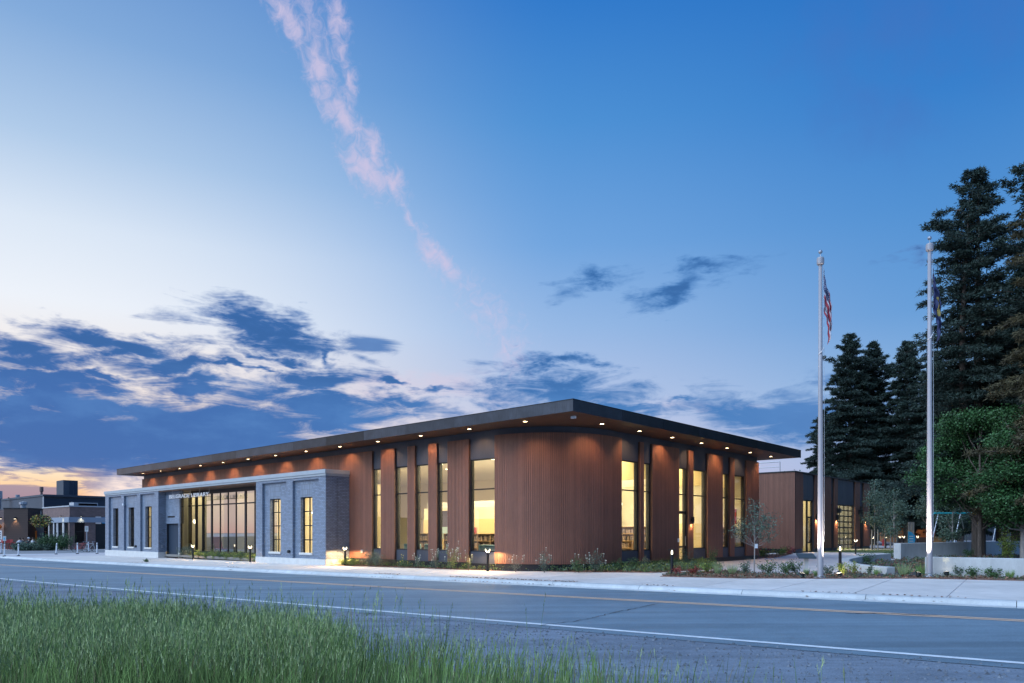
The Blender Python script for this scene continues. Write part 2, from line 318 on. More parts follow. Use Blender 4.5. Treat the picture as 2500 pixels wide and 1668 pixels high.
# ------------------------------------------------------------------ builders
def tag(o, label=None, cat=None, group=None, kind=None):
    if label: o['label'] = label
    if cat: o['category'] = cat
    if group: o['group'] = group
    if kind: o['kind'] = kind
    return o
def empty(name, loc=(0, 0, 0), rz=0.0, label=None, cat=None, group=None, kind=None):
    o = bpy.data.objects.new(name, None); C.objects.link(o); o.location = loc; o.rotation_euler = (0, 0, rz); o.empty_display_size = .2
    return tag(o, label, cat, group, kind)
class MB:
    def __init__(s): s.v = []; s.f = []; s.t = []; s.mi = []; s.cm = 0
    def quad(s, a, b, c, d, tone=.5):
        i = len(s.v); s.v += [a, b, c, d]; s.f.append((i, i+1, i+2, i+3)); s.t.append(tone); s.mi.append(s.cm)
    def box(s, x0, x1, y0, y1, z0, z1, tone=.5, rz=0.0, c=None):
        P = [(x0, y0, z0), (x1, y0, z0), (x1, y1, z0), (x0, y1, z0), (x0, y0, z1), (x1, y0, z1), (x1, y1, z1), (x0, y1, z1)]
        if rz:
            cx, cy = c or ((x0+x1)/2, (y0+y1)/2); cr, sr = math.cos(rz), math.sin(rz)
            P = [(cx+(x-cx)*cr-(y-cy)*sr, cy+(x-cx)*sr+(y-cy)*cr, z) for x, y, z in P]
        i = len(s.v); s.v += P
        for q in ((0, 3, 2, 1), (4, 5, 6, 7), (0, 1, 5, 4), (1, 2, 6, 5), (2, 3, 7, 6), (3, 0, 4, 7)):
            s.f.append(tuple(i+k for k in q)); s.t.append(tone); s.mi.append(s.cm)
        return s
    def tube(s, pts, rad, n=8, tone=.5, cap=True):
        pts = [Vector(p) for p in pts]; rad = rad if isinstance(rad, (list, tuple)) else [rad]*len(pts)
        rings = []; pr = None
        for k, p in enumerate(pts):
            d = (pts[min(k+1, len(pts)-1)]-pts[max(k-1, 0)]).normalized()
            ref = pr if pr is not None else (Vector((0, 0, 1)) if abs(d.z) < .9 else Vector((1, 0, 0)))
            a = d.cross(ref)
            if a.length < 1e-4: a = d.cross(Vector((0, 1, 0)))
            a.normalize(); b = d.cross(a).normalized(); pr = -b if pr is None else pr
            i = len(s.v)
            for j in range(n):
                w = 2*math.pi*j/n; s.v.append(tuple(p+(a*math.cos(w)+b*math.sin(w))*rad[k]))
            rings.append(i)
        for i0, i1 in zip(rings, rings[1:]):
            for j in range(n):
                s.f.append((i0+j, i0+(j+1) % n, i1+(j+1) % n, i1+j)); s.t.append(tone); s.mi.append(s.cm)
        if cap:
            s.f.append(tuple(rings[0]+j for j in range(n))[::-1]); s.t.append(tone); s.mi.append(s.cm)
            s.f.append(tuple(rings[-1]+j for j in range(n))); s.t.append(tone); s.mi.append(s.cm)
        return s
    def lathe(s, prof, n=16, c=(0, 0), tone=.5):
        i = len(s.v)
        for r, z in prof:
            for j in range(n):
                w = 2*math.pi*j/n; s.v.append((c[0]+r*math.cos(w), c[1]+r*math.sin(w), z))
        for k in range(len(prof)-1):
            for j in range(n):
                s.f.append((i+k*n+j, i+k*n+(j+1) % n, i+(k+1)*n+(j+1) % n, i+(k+1)*n+j)); s.t.append(tone); s.mi.append(s.cm)
        return s
    def poly(s, pts, z0, z1, tone=.5):
        """prism over an outline; z as number or function"""
        fz = lambda z, p: z(p[0], p[1]) if callable(z) else z
        i = len(s.v); n = len(pts)
        s.v += [(p[0], p[1], fz(z0, p)) for p in pts]+[(p[0], p[1], fz(z1, p)) for p in pts]
        s.f.append(tuple(range(i, i+n))[::-1]); s.f.append(tuple(range(i+n, i+2*n)))
        s.t += [tone]*2; s.mi += [s.cm]*2
        for k in range(n):
            s.f.append((i+k, i+(k+1) % n, i+n+(k+1) % n, i+n+k)); s.t.append(tone); s.mi.append(s.cm)
        return s
    def build(s, name, mats, parent=None, loc=None, smooth=False, bevel=0.0):
        me = bpy.data.meshes.new(name); me.from_pydata([tuple(v) for v in s.v], [], s.f); 
        for m in (mats if isinstance(mats, (list, tuple)) else [mats]): me.materials.append(m)
        me.polygons.foreach_set('material_index', s.mi)
        uv = me.uv_layers.new(name='UVMap'); at = me.attributes.new('tone', 'FLOAT', 'FACE'); at.data.foreach_set('value', s.t)
        V = s.v; data = []
        for p in me.polygons:
            n = p.normal; ax = (abs(n.x), abs(n.y), abs(n.z)); k = ax.index(max(ax))
            for vi in p.vertices:
                x, y, z = V[vi]
                data += ([y, z] if k == 0 else [x, z] if k == 1 else [x, y])
        uv.data.foreach_set('uv', data)
        if smooth: me.polygons.foreach_set('use_smooth', [True]*len(me.polygons))
        me.update()
        o = bpy.data.objects.new(name, me); C.objects.link(o)
        if parent: o.parent = parent
        if loc: o.location = loc
        if bevel:
            bv = o.modifiers.new('bevel', 'BEVEL'); bv.width = bevel; bv.segments = 2; bv.limit_method = 'ANGLE'
        return o
def npmesh(name, verts, faces, mats, parent=None, tone=None, mi=None, loc=None):
    """faces: (n,k) array"""
    me = bpy.data.meshes.new(name); verts = np.asarray(verts, np.float32); faces = np.asarray(faces, np.int32); n, k = faces.shape
    me.vertices.add(len(verts)); me.vertices.foreach_set('co', verts.ravel())
    me.loops.add(n*k); me.loops.foreach_set('vertex_index', faces.ravel())
    me.polygons.add(n); me.polygons.foreach_set('loop_start', np.arange(0, n*k, k, dtype=np.int32))
    try: me.polygons.foreach_set('loop_total', np.full(n, k, np.int32))
    except Exception: pass
    for m in (mats if isinstance(mats, (list, tuple)) else [mats]): me.materials.append(m)
    if mi is not None: me.polygons.foreach_set('material_index', np.asarray(mi, np.int32))
    if tone is not None:
        at = me.attributes.new('tone', 'FLOAT', 'FACE'); at.data.foreach_set('value', np.asarray(tone, np.float32))
    me.update(calc_edges=True); me.validate()
    o = bpy.data.objects.new(name, me); C.objects.link(o)
    if parent: o.parent = parent
    if loc: o.location = loc
    return o
def copy_tree(o, parent=None, loc=None, rz=None, label=None, scale=None):
    c = o.copy(); C.objects.link(c)
    if parent: c.parent = parent
    if loc: c.location = loc
    if rz is not None: c.rotation_euler = (0, 0, rz)
    if scale: c.scale = (scale,)*3
    if label: c['label'] = label
    for ch in list(o.children): copy_tree(ch, c)
    return c
def light(kind, name, parent, loc, energy, color=(1, .72, .42), rot=None, size=.05, spot=100, blend=.6, direction=None, sy=None):
    d = bpy.data.lights.new(name, kind); d.energy = energy; d.color = color
    if kind == 'SPOT': d.spot_size = R(spot); d.spot_blend = blend; d.shadow_soft_size = size
    elif kind == 'POINT': d.shadow_soft_size = size
    else:
        d.size = size
        if sy: d.shape = 'RECTANGLE'; d.size_y = sy
    o = bpy.data.objects.new(name, d); C.objects.link(o); o.location = loc
    if direction: o.rotation_euler = Vector(direction).to_track_quat('-Z', 'Y').to_euler()
    if parent: o.parent = parent
    return o

# building frame: origin at the masonry corner, x along the street front, y along the side front
P0 = (-9.87, 38.3); CA, SA = .7431, .6692; RZ = -math.atan2(SA, CA)
def W(x, y): return (P0[0]+CA*x+SA*y, P0[1]-SA*x+CA*y)
def LOC(X, Y): X -= P0[0]; Y -= P0[1]; return (X*CA-Y*SA, X*SA+Y*CA)
def GL(u, v, dz=0): return LOC(*G(u, v, dz))
def ux(u, y):
    t = (u-CU)/F; return (t*(P0[1]+CA*y)-P0[0]-SA*y)/(CA+SA*t)
def uy(u, x):
    t = (u-CU)/F; return (t*(P0[1]-SA*x)-P0[0]-CA*x)/(SA-CA*t)
# ------------------------------------------------------------------ ground
def fitline(pts, dz, xa=-45, xb=15):
    P = [G(u, v, dz) for u, v in pts]; c = np.polyfit([p[0] for p in P], [p[1] for p in P], 2)
    def f(x):
        if x < xa: return float(np.polyval(c, xa)+(2*c[0]*xa+c[1])*(x-xa))
        if x > xb: return float(np.polyval(c, xb)+(2*c[0]*xb+c[1])*(x-xb))
        return float(np.polyval(c, x))
    return f
kerbf = fitline([(0, 1362), (420, 1385), (700, 1399), (860, 1407), (1200, 1425), (1900, 1456), (2500, 1481)], -.12)
yellf = fitline([(0, 1379.4), (600, 1414.3), (1300, 1454.2), (1900, 1484.3), (2500, 1515.7)], -.12, -34, 13)
whitf = fitline([(0, 1413), (600, 1465), (1300, 1523.6), (1900, 1571), (2500, 1620.4)], -.12, -24, 9)
def offs(f, d):
    """curve f pushed d metres away from the camera, square to the road"""
    return lambda x: f(x)+d*1.245
XS = [-1500, -400, -160, -90]+[-80+2*i for i in range(61)]+[45, 60, 90, 160, 400, 1500]
def sheet(name, fa, fb, dz, m, parent=None, xs=XS, kind='structure', n=1):
    V = []; Fc = []
    for x in xs:
        ya, yb = fa(x), fb(x)
        for k in range(n+1): V.append((x, ya+(yb-ya)*k/n, gz(x)+dz))
    for i in range(len(xs)-1):
        for k in range(n):
            a = i*(n+1)+k; Fc.append((a, a+n+1, a+n+2, a+1))
    b = MB(); b.v = V; b.f = Fc; b.t = [.5]*len(Fc); b.mi = [0]*len(Fc)
    o = b.build(name, m, parent)
    if parent is None: o['kind'] = kind
    return o
gb = MB(); gx = [-2500, -90, 0, 90, 2500]
for i in range(4):
    x0, x1 = gx[i], gx[i+1]; gb.quad((x0, -2500, gz(x0)-.30), (x1, -2500, gz(x1)-.30), (x1, 2500, gz(x1)-.30), (x0, 2500, gz(x0)-.30))
ground = gb.build('ground', MT['field']); ground['kind'] = 'structure'
road = sheet('road', offs(whitf, -.45), offs(kerbf, -.02), -.12, MT['asphalt'])
shoulder = sheet('road_shoulder', offs(whitf, -4.6), offs(whitf, -.40), -.128, MT['shoulder'])
verge = sheet('verge', lambda x: -600, offs(whitf, -4.4), -.135, MT['field'])
wl = sheet('white_edge_line', offs(whitf, -.08), offs(whitf, .08), -.114, MT['white'], road)
y1 = sheet('yellow_centre_line', offs(yellf, -.18), offs(yellf, -.045), -.114, MT['yellow'], road)
y2 = sheet('yellow_centre_line', offs(yellf, .045), offs(yellf, .18), -.114, MT['yellow'], road)
def crackmesh(px, w, nm='crack'):
    P = [Vector(G(1200+x/3.357, 1380+y/3.357, -.12)) for x, y in px]; Q = []
    for a, b in zip(P, P[1:]):
        for k in range(6): Q.append(a.lerp(b, k/6)+Vector((random.uniform(-.03, .03), random.uniform(-.05, .05))))
    Q.append(P[-1]); b = MB()
    for i, (p, q) in enumerate(zip(Q, Q[1:])):
        d = (q-p).normalized(); n = Vector((-d.y, d.x)); w0, w1 = w*(.5+random.random()), w*(.5+random.random())
        b.quad(*[(r.x, r.y, gz(r.x)-.110) for r in (p-n*w0, q-n*w1, q+n*w1, p+n*w0)])
    return b.build(nm, MT['crack'], road)
crackmesh([(400, 492), (560, 475), (700, 460), (820, 435), (910, 415), (960, 400), (1080, 375), (1220, 350), (1370, 315)], .012)
crackmesh([(-980, 190), (-860, 165), (-700, 150), (-560, 130)], .010)
crackmesh([(2900, 400), (3150, 398), (3420, 405), (3700, 415)], .02)
# concrete apron behind the kerb
apron = sheet('plaza', offs(kerbf, .3), lambda x: 140, -.006, MT['plaza'])
# kerb, one mesh for each cast segment
kerb = empty('kerb', kind='structure')
prof = [(-.36, -.128), (-.36, -.108), (-.05, -.118), (0.0, -.095), (.05, -.03), (.10, -.002), (.15, .006), (.34, .008), (.34, -.128)]
def kp(x): return Vector((x, kerbf(x)))
def arc(f, x0, step, x1):
    xs = [x0]; x = x0
    while x < x1:
        sl = (f(x+.1)-f(x))/.1; x += step/math.hypot(1, sl); xs.append(x)
    return xs
kx = arc(kerbf, 1.35-3.25*22*.79, 3.25, 30)
near = min(kx, key=lambda q: abs(q-1.35)); kx = [q+1.35-near for q in kx]
for a, b_ in zip(kx, kx[1:]):
    b = MB(); a2, b2 = a+.006, b_-.006; ks = [a2+(b2-a2)*k/3 for k in range(4)]
    rings = []
    for x in ks:
        p = kp(x); d = Vector((1, (kerbf(x+.1)-kerbf(x-.1))/.2)).normalized(); n = Vector((-d.y, d.x))
        i = len(b.v); b.v += [(p.x+n.x*o, p.y+n.y*o, gz(p.x)+z) for o, z in prof]; rings.append(i)
    K = len(prof); tn = random.random()
    for r0, r1 in zip(rings, rings[1:]):
        for j in range(K-1): b.f.append((r0+j, r1+j, r1+j+1, r0+j+1)); b.t.append(tn); b.mi.append(0)
    for r, rev in ((rings[0], 0), (rings[-1], 1)):
        q = tuple(range(r, r+K)); b.f.append(q if rev else q[::-1]); b.t.append(tn); b.mi.append(0)
    b.build('kerb_segment', MT['kerb'], kerb)
sheet('kerb_bed', offs(kerbf, -.33), offs(kerbf, .33), -.122, MT['joint'], kerb)
# sidewalk slabs
walk = empty('sidewalk', kind='structure')
jx = [G(1998, 1438)[0], G(2195, 1445)[0], G(2414, 1452)[0]]
st = (jx[2]-jx[0])/2; sx = [jx[0]+st*k for k in range(-26, 5)]
lean = [1.9, 0.55]
def perp(x, d):
    dd = Vector((1, (kerbf(x+.1)-kerbf(x-.1))/.2)).normalized(); n = Vector((-dd.y, dd.x)); p = kp(x); return (p.x+n.x*d, p.y+n.y*d)
for a, b_ in zip(sx, sx[1:]):
    depth = 8.6 if a > -14 else 5.2
    for (d0, d1) in (((.36, 4.4), (4.412, depth)) if depth > 6 else ((.36, depth),)):
        q = [perp(a+.011, d0), perp(b_-.011, d0), perp(b_-.011, d1), perp(a+.011, d1)]
        MB().poly(q, lambda x, y: gz(x)-.05, lambda x, y: gz(x)+.006, random.random()).build('sidewalk_slab', MT['concrete'], walk)
# parking strip by the cafe, soil and lawn to the right
def gpoly(name, pts, dz, m, world_pts=False, thick=.02, parent=None, kind='structure', **k):
    P = pts if world_pts else [G(u, v) for u, v in pts]
    o = MB().poly(P, lambda x, y: gz(x)+dz-thick, lambda x, y: gz(x)+dz).build(name, m, parent)
    if kind and parent is None: o['kind'] = kind
    return o
gpoly('parking_lot', [(-400, 1356), (30, 1352.5), (150, 1351), (255, 1349), (262, 1342), (-400, 1343)], .004, MT['lot'], thick=.004)
gpoly('parking_stripe', [(-400, 1358.5), (0, 1355.3), (60, 1355.5), (150, 1353.2), (190, 1352.4), (190, 1351.9), (60, 1354.6), (0, 1354.6), (-400, 1357.5)], .010, MT['white'], thick=.004)
lawnW = [(24.5, 57), (27, 54.5), (33, 53), (80, 50), (140, 60), (140, 180), (-20, 180), (10, 75), (20, 62)]
gpoly('lawn', lawnW, .02, MT['lawn'], True)
gpoly('park_path', [(25.5, 63.2), (140, 61.5), (140, 64.5), (25, 65)], .034, MT['concrete'], True, thick=.01)
soilW = [G(2060, 1400), G(2190, 1409), G(2262, 1409), (45, 22.3), (80, 24), (80, 49), (34, 47.5), (24, 42), G(2185, 1368), G(2162, 1371), (18.9, 38), (16.5, 35.5), (14.9, 32)]
gpoly('tree_bed_soil', soilW, .02, MT['soil'], True)

# mulched beds (rough sheets)
def inside(p, poly):
    x, y = p; c = False; n = len(poly)
    for i in range(n):
        (x0, y0), (x1, y1) = poly[i], poly[i-1]
        if (y0 > y) != (y1 > y) and x < (x1-x0)*(y-y0)/(y1-y0)+x0: c = not c
    return c
def bed(name, P, m='mulch', h=.05, chips=900):
    o = gpoly(name, P, h*.4, MT[m], True, thick=.06)
    xs = [p[0] for p in P]; ys = [p[1] for p in P]; V = []; Fc = []; T = []
    n = 0; tries = 0
    while n < chips and tries < chips*12:
        tries += 1; p = (random.uniform(min(xs), max(xs)), random.uniform(min(ys), max(ys)))
        if not inside(p, P): continue
        n += 1; s = random.uniform(.03, .075); a = random.uniform(0, 6.3); z = gz(p[0])+h*.4+random.uniform(0, .03)
        dx, dy = math.cos(a)*s, math.sin(a)*s; ex, ey = -dy*.35, dx*.35; t = random.uniform(0, .04); i = len(V)
        V += [(p[0]-dx, p[1]-dy, z), (p[0]+ex, p[1]+ey, z+.012+t), (p[0]+dx, p[1]+dy, z+t*.5), (p[0]-ex, p[1]-ey, z+.002)]
        Fc.append((i, i+3, i+2, i+1)); T.append(random.random())
    c = npmesh('mulch_chips', V, Fc, MT[m], o, T); c['kind'] = 'stuff'
    return o
bedA = [W(-19.0, 1.33), W(-19.0, .2), GL(470, 1363) and G(470, 1363), G(560, 1368.5), G(617, 1371.5), W(-7.35, .0), W(-7.35, 1.33)]
bedB = [W(.02, .02), W(.02, 1.4), W(10.9, 1.5), W(13.2, 2.2), W(14.5, 4.6), W(14.5, 12.1), G(1712, 1374), G(1765, 1385), G(1730, 1391), G(1640, 1396.5), G(1600, 1399), G(1403, 1397.5), G(1184, 1393.5), G(1047, 1389), G(978, 1385.5), G(906, 1382.5), G(800, 1378.5)]
bedC = [G(1611, 1408.5), G(1632, 1402), G(1721, 1395), G(1796, 1395.5), G(1850, 1401), G(1947, 1403), G(2045, 1403), G(2062, 1399), G(2185, 1407.5), G(2262, 1406), (19, 23.9), (45, 22.2), (45, 21.7), G(2500, 1419), G(2260, 1413.5), G(2000, 1413.8), G(1800, 1413)]
bedE = [G(1806, 1364), W(12.0, 24.5), W(12.2, 32), G(1936, 1352), G(1916, 1357.5), G(1890, 1362), G(1840, 1364.5)]
b1 = bed('entry_planting_bed', bedA); b2 = bed('front_planting_bed', bedB, chips=1800); b3 = bed('kerbside_planting_bed', bedC, chips=2600); b4 = bed('corner_planting_bed', bedE, chips=300)
# leaf litter swept against the kerb
lb = []
for (u0, u1, n) in ((900, 960, 60), (1085, 1190, 170), (1180, 1390, 320), (300, 350, 30), (1560, 1640, 30), (1940, 2350, 60), (540, 570, 30)):
    for _ in range(n):
        u = random.uniform(u0, u1); x = 0
        for x in (np.linspace(-40, 14, 400)):
            if CU+F*x/kerbf(x) > u: break
        d = abs(random.gauss(0, .12))+random.choice([.20, -.05, .2]); lb.append((x, d))
V = []; Fc = []; T = []
for x, d in lb:
    p = perp(x, d); z = gz(p[0])+(.012 if d > .1 else -.10)+random.uniform(0, .02); s = random.uniform(.02, .055); a = random.uniform(0, 6.3); i = len(V)
    V += [(p[0]+s*math.cos(a), p[1]+s*math.sin(a), z+.006), (p[0]-s*.5*math.sin(a), p[1]+s*.5*math.cos(a), z+.02), (p[0]-s*math.cos(a), p[1]-s*math.sin(a), z+.01), (p[0]+s*.5*math.sin(a), p[1]-s*.5*math.cos(a), z+.004)]
    Fc.append((i, i+1, i+2, i+3)); T.append(random.random())
tag(npmesh('leaf_litter', V, Fc, MT['mulch'], None, T), 'brown leaf litter lying along the kerb', 'litter', kind='stuff')
# stones on the shoulder
V = []; Fc = []; T = []
for _ in range(5200):
    x = random.uniform(-13, 9); d = -random.uniform(.3, 4.4)**1.0; y = whitf(x)+d*1.245
    if y < 5.5: continue
    s = random.choice([.012, .016, .02, .03])*random.uniform(.7, 1.3); z = gz(x)-.126; i = len(V)
    for k in range(4): w = k*1.57+random.uniform(-.4, .4); V.append((x+s*math.cos(w), y+s*math.sin(w), z))
    V.append((x, y, z+s*.9))
    for k in range(4): Fc.append((i+k, i+(k+1) % 4, i+4)); T.append(random.random())
tag(npmesh('gravel', V, Fc, MT['stone'], None, T), 'loose grey stones on the gravel road shoulder', 'gravel', kind='stuff')

# ------------------------------------------------------------------ library
LIB = empty('library_building', (*P0, 0), RZ, 'low timber clad library with flat overhanging dark roof, curved corner and grey brick entrance block', 'building')
LB = {}
YF, XSD = 1.474, 14.61           # front and side cladding planes
ZS, ZW, ZH, ZT, ZB, ZP = 6.30, 5.98, 5.04, 3.66, .82, .32
XC, YC = 10.9, 6.03
def path_len(P): return sum((Vector(b)-Vector(a)).length for a, b in zip(P, P[1:]))
def slats(name, P, z0, z1, parent, pitch=.095, depth=.05, gap=.018, thick=.07, tip=True):
    """vertical slats along path P (local xy); the outside lies to the right of the walking direction"""
    b = MB(); cum = [0]
    for p, q in zip(P, P[1:]): cum.append(cum[-1]+math.hypot(q[0]-p[0], q[1]-p[1]))
    def at(s):
        for i in range(len(P)-1):
            if s <= cum[i+1]+1e-9:
                t = (s-cum[i])/max(1e-9, cum[i+1]-cum[i]); d = Vector((P[i+1][0]-P[i][0], P[i+1][1]-P[i][1])).normalized()
                return Vector((P[i][0]+(P[i+1][0]-P[i][0])*t, P[i][1]+(P[i+1][1]-P[i][1])*t)), Vector((d.y, -d.x))
        return Vector(P[-1]), Vector((0, -1))
    n = max(1, round(cum[-1]/pitch)); pt = cum[-1]/n
    for i in range(n):
        a, na = at(i*pt+gap/2); c, nc = at((i+1)*pt-gap/2); o = [a, c, c-nc*depth, a-na*depth]; tn = random.random()*.8+.1
        j = len(b.v); b.v += [(p.x, p.y, z0) for p in o]+[(p.x, p.y, z1) for p in o]
        for q in ((0, 1, 5, 4), (1, 2, 6, 5), (3, 0, 4, 7), (4, 5, 6, 7), (3, 2, 1, 0)): b.f.append(tuple(j+k for k in q)); b.t.append(tn); b.mi.append(0)
    # backing
    m = [at(cum[-1]*k/max(1, min(40, n))) for k in range(max(1, min(40, n))+1)]
    for (p, np_), (q, nq) in zip(m, m[1:]):
        f0, f1, g0, g1 = p-np_*(depth-.004), q-nq*(depth-.004), p-np_*(depth+thick), q-nq*(depth+thick)
        j = len(b.v); b.v += [(w.x, w.y, z) for z in (z0+.005, z1-.005) for w in (f0, f1, g1, g0)]
        for q_ in ((0, 1, 5, 4), (3, 7, 6, 2), (4, 5, 6, 7), (3, 2, 1, 0), (1, 2, 6, 5), (0, 4, 7, 3)): b.f.append(tuple(j+k for k in q_)); b.t.append(.1); b.mi.append(1)
    return b.build(name, [MT['wood'], MT['wood_end']], parent)
# front panels
front_p = [(2.77, 3.91), (4.91, 5.47), (6.47, 7.09), (7.84, 9.27)]
side_p = [(7.59, 7.93), (8.66, 11.30), (12.27, 12.81), (14.38, 16.22), (17.16, 17.72), (19.32, 21.08)]
slats('wood_panel', [(0.02, YF), (2.03, YF)], ZP, ZW, LIB)
slats('upper_wood_band', [(-28.15, YF), (0.02, YF)], 4.95, ZW, LIB)
for a, b_ in front_p: slats('wood_panel', [(a, YF), (b_, YF)], ZP, ZW, LIB)
for a, b_ in side_p: slats('wood_panel', [(XSD, a), (XSD, b_)], ZP, ZW, LIB)
RX, RY = XSD-XC, YC-.9-YF
curve = [(XC, YF)]+[(XC+RX*math.sin(w), YF+RY*(1-math.cos(w))) for w in np.linspace(0, math.pi/2, 28)[1:]]+[(XSD, YC)]
slats('curved_wood_panel', curve, ZP, ZW+.03, LIB)
# wall behind the panels
mf, ms = YF+.12, XSD-.12
win_f = [(2.03, 2.77), (3.91, 4.91), (5.47, 6.47), (7.09, 7.84), (9.27, 10.9)]
win_s = [(6.03, 7.59), (7.93, 8.66), (12.81, 14.38), (16.22, 17.16), (17.72, 19.32)]
door_s = (11.30, 12.27)
mw = MB()
mw.box(-28.1, 0.0, mf, mf+.25, 4.6, 6.29); mw.box(0.0, 2.03, mf, mf+.25, 0, 6.29)
for (a, b_), nx in zip(win_f, [2.77, 4.91-1, 5.47, 7.09, 9.27]):
    mw.box(a, b_, mf, mf+.25, -.2, ZB); mw.box(a, b_, mf, mf+.25, ZH, 6.29)
ends = [0]+[w[1] for w in win_f]; starts = [w[0] for w in win_f]
for (a, b_) in front_p: mw.box(a, b_, mf+.003, mf+.25, -.2, 6.29)
for (a, b_) in win_s:
    mw.box(ms-.25, ms, a, b_, -.2, ZB); mw.box(ms-.25, ms, a, b_, ZH, 6.29)
mw.box(ms-.25, ms, *door_s, ZH, 6.29)
for (a, b_) in side_p: mw.box(ms-.25, ms-.003, a, b_, -.2, 6.29)
cv2 = [(XC, mf)]+[(XC+(RX-.12)*math.sin(w), mf+RY*(1-math.cos(w))) for w in np.linspace(0, math.pi/2, 28)[1:]]+[(ms, YC)]
for (p, q) in zip(cv2, cv2[1:]):
    j = len(mw.v); ip = (p[0]-.2 if p[0] > XC+.01 else p[0], p[1]+.25); iq = (q[0]-.25, q[1]+.2)
    mw.v += [(*p, -.2), (*q, -.2), (*q, 6.29), (*p, 6.29), (*ip, -.2), (*iq, -.2), (*iq, 6.29), (*ip, 6.29)]
    for f in ((0, 1, 2, 3), (4, 7, 6, 5)): mw.f.append(tuple(j+k for k in f)); mw.t.append(.5); mw.mi.append(0)
mw.box(-28.1, 14.2, 20.8, 21.05, -.2, 6.29); mw.box(-28.1, -27.9, mf+.25, 20.8, -.2, 6.29)
mw.build('wall', MT['metal'], LIB)
# dark recessed strip under panels is the foundation
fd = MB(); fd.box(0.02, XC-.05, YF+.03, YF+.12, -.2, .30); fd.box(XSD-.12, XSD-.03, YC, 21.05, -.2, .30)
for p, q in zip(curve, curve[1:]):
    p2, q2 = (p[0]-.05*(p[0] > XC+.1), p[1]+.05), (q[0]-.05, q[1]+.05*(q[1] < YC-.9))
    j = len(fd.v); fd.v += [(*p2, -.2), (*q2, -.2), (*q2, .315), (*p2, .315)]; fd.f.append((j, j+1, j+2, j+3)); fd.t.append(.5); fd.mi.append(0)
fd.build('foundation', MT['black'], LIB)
# windows
def window(parent, axis, plane, a, b, z0, z1, transoms=(), mullions=(), fr=.055, depth=.10, name='window', gm='glass', sill=None, out=-1):
    """axis 'x': lies along x on plane y, outside toward -y; axis 'y': along y on plane x, outside toward +x. plane = outer face of the frame"""
    root = MB(); 
    def bx(m, p0, p1, q0, q1, za, zb):
        if axis == 'x': m.box(p0, p1, plane+q0, plane+q1, za, zb)
        else: m.box(plane-q1, plane-q0, p0, p1, za, zb)
    bx(root, a, a+fr, 0, depth, z0, z1); bx(root, b-fr, b, 0, depth, z0, z1)
    bx(root, a+fr, b-fr, 0, depth, z1-fr, z1); bx(root, a+fr, b-fr, 0, depth, z0, z0+fr)
    for t in transoms: bx(root, a+fr, b-fr, .004, depth-.004, t-fr*.5, t+fr*.5)
    for t in mullions: bx(root, t-fr*.4, t+fr*.4, .002, depth-.002, z0+fr, z1-fr)
    o = root.build(name, MT['black'], parent)
    xs = [a+fr]+[t for t in mullions]+[b-fr]; zs = [z0+fr]+list(transoms)+[z1-fr]
    for x0, x1 in zip(xs, xs[1:]):
        for za, zb in zip(zs, zs[1:]):
            g = MB(); e = .02
            if axis == 'x': y = plane+depth*.5; g.quad((x0, y, za), (x1, y, za), (x1, y, zb), (x0, y, zb))
            else: x = plane-depth*.5; g.quad((x, x0, za), (x, x1, za), (x, x1, zb), (x, x0, zb))
            g.build('pane', MT[gm], o)
    return o
for a, b_ in win_f: window(LIB, 'x', mf+.03, a, b_, ZB, ZH, (ZT,), gm='glassf')
for a, b_ in win_s: window(LIB, 'y', ms-.03, a, b_, ZB, ZH, (ZT,))
window(LIB, 'y', ms-.03, *door_s, 2.75, ZH, (ZT,))
dr = window(LIB, 'y', ms-.03, door_s[0], door_s[1], .16, 2.75, (.95,), name='glass_door', fr=.09)
MB().box(ms+.0, ms+.03, door_s[1]-.16, door_s[1]-.13, 1.0, 1.5).build('handle', MT['galv'], dr)
# roof
RXL, RXR, RYF, RYB = -29.35, 16.39, 0.0, 23.16
roof = MB(); roof.box(RXL+.05, RXR-.05, RYF+.05, RYB-.05, ZS+.012, 6.735); roof = roof.build('roof', MT['fascia'], LIB)
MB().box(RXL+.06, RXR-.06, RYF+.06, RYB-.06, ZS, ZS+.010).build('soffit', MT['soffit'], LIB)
MB().box(RXL-.01, RXR+.01, RYF-.012, RYB+.01, 6.738, 6.765).build('roof_edge', MT['black'], LIB)
nf = 14; st_ = (RXR-RXL)/nf
for i in range(nf):
    MB().box(RXL+i*st_+.004, RXL+(i+1)*st_-.004, RYF, RYF+.048, ZS-.006, 6.737, random.random()).build('fascia_panel', MT['fascia'], LIB)
for i in range(7):
    w = (RYB-RYF)/7; MB().box(RXR-.048, RXR, RYF+.05+i*w+.004, RYF+.05+(i+1)*w-.008-(.05 if i == 6 else 0), ZS-.006, 6.737, random.random()*.5).build('fascia_panel', MT['fascia'], LIB)
MB().box(RXL, RXL+.048, RYF+.05, RYB, ZS-.006, 6.737).build('fascia_panel', MT['fascia'], LIB)
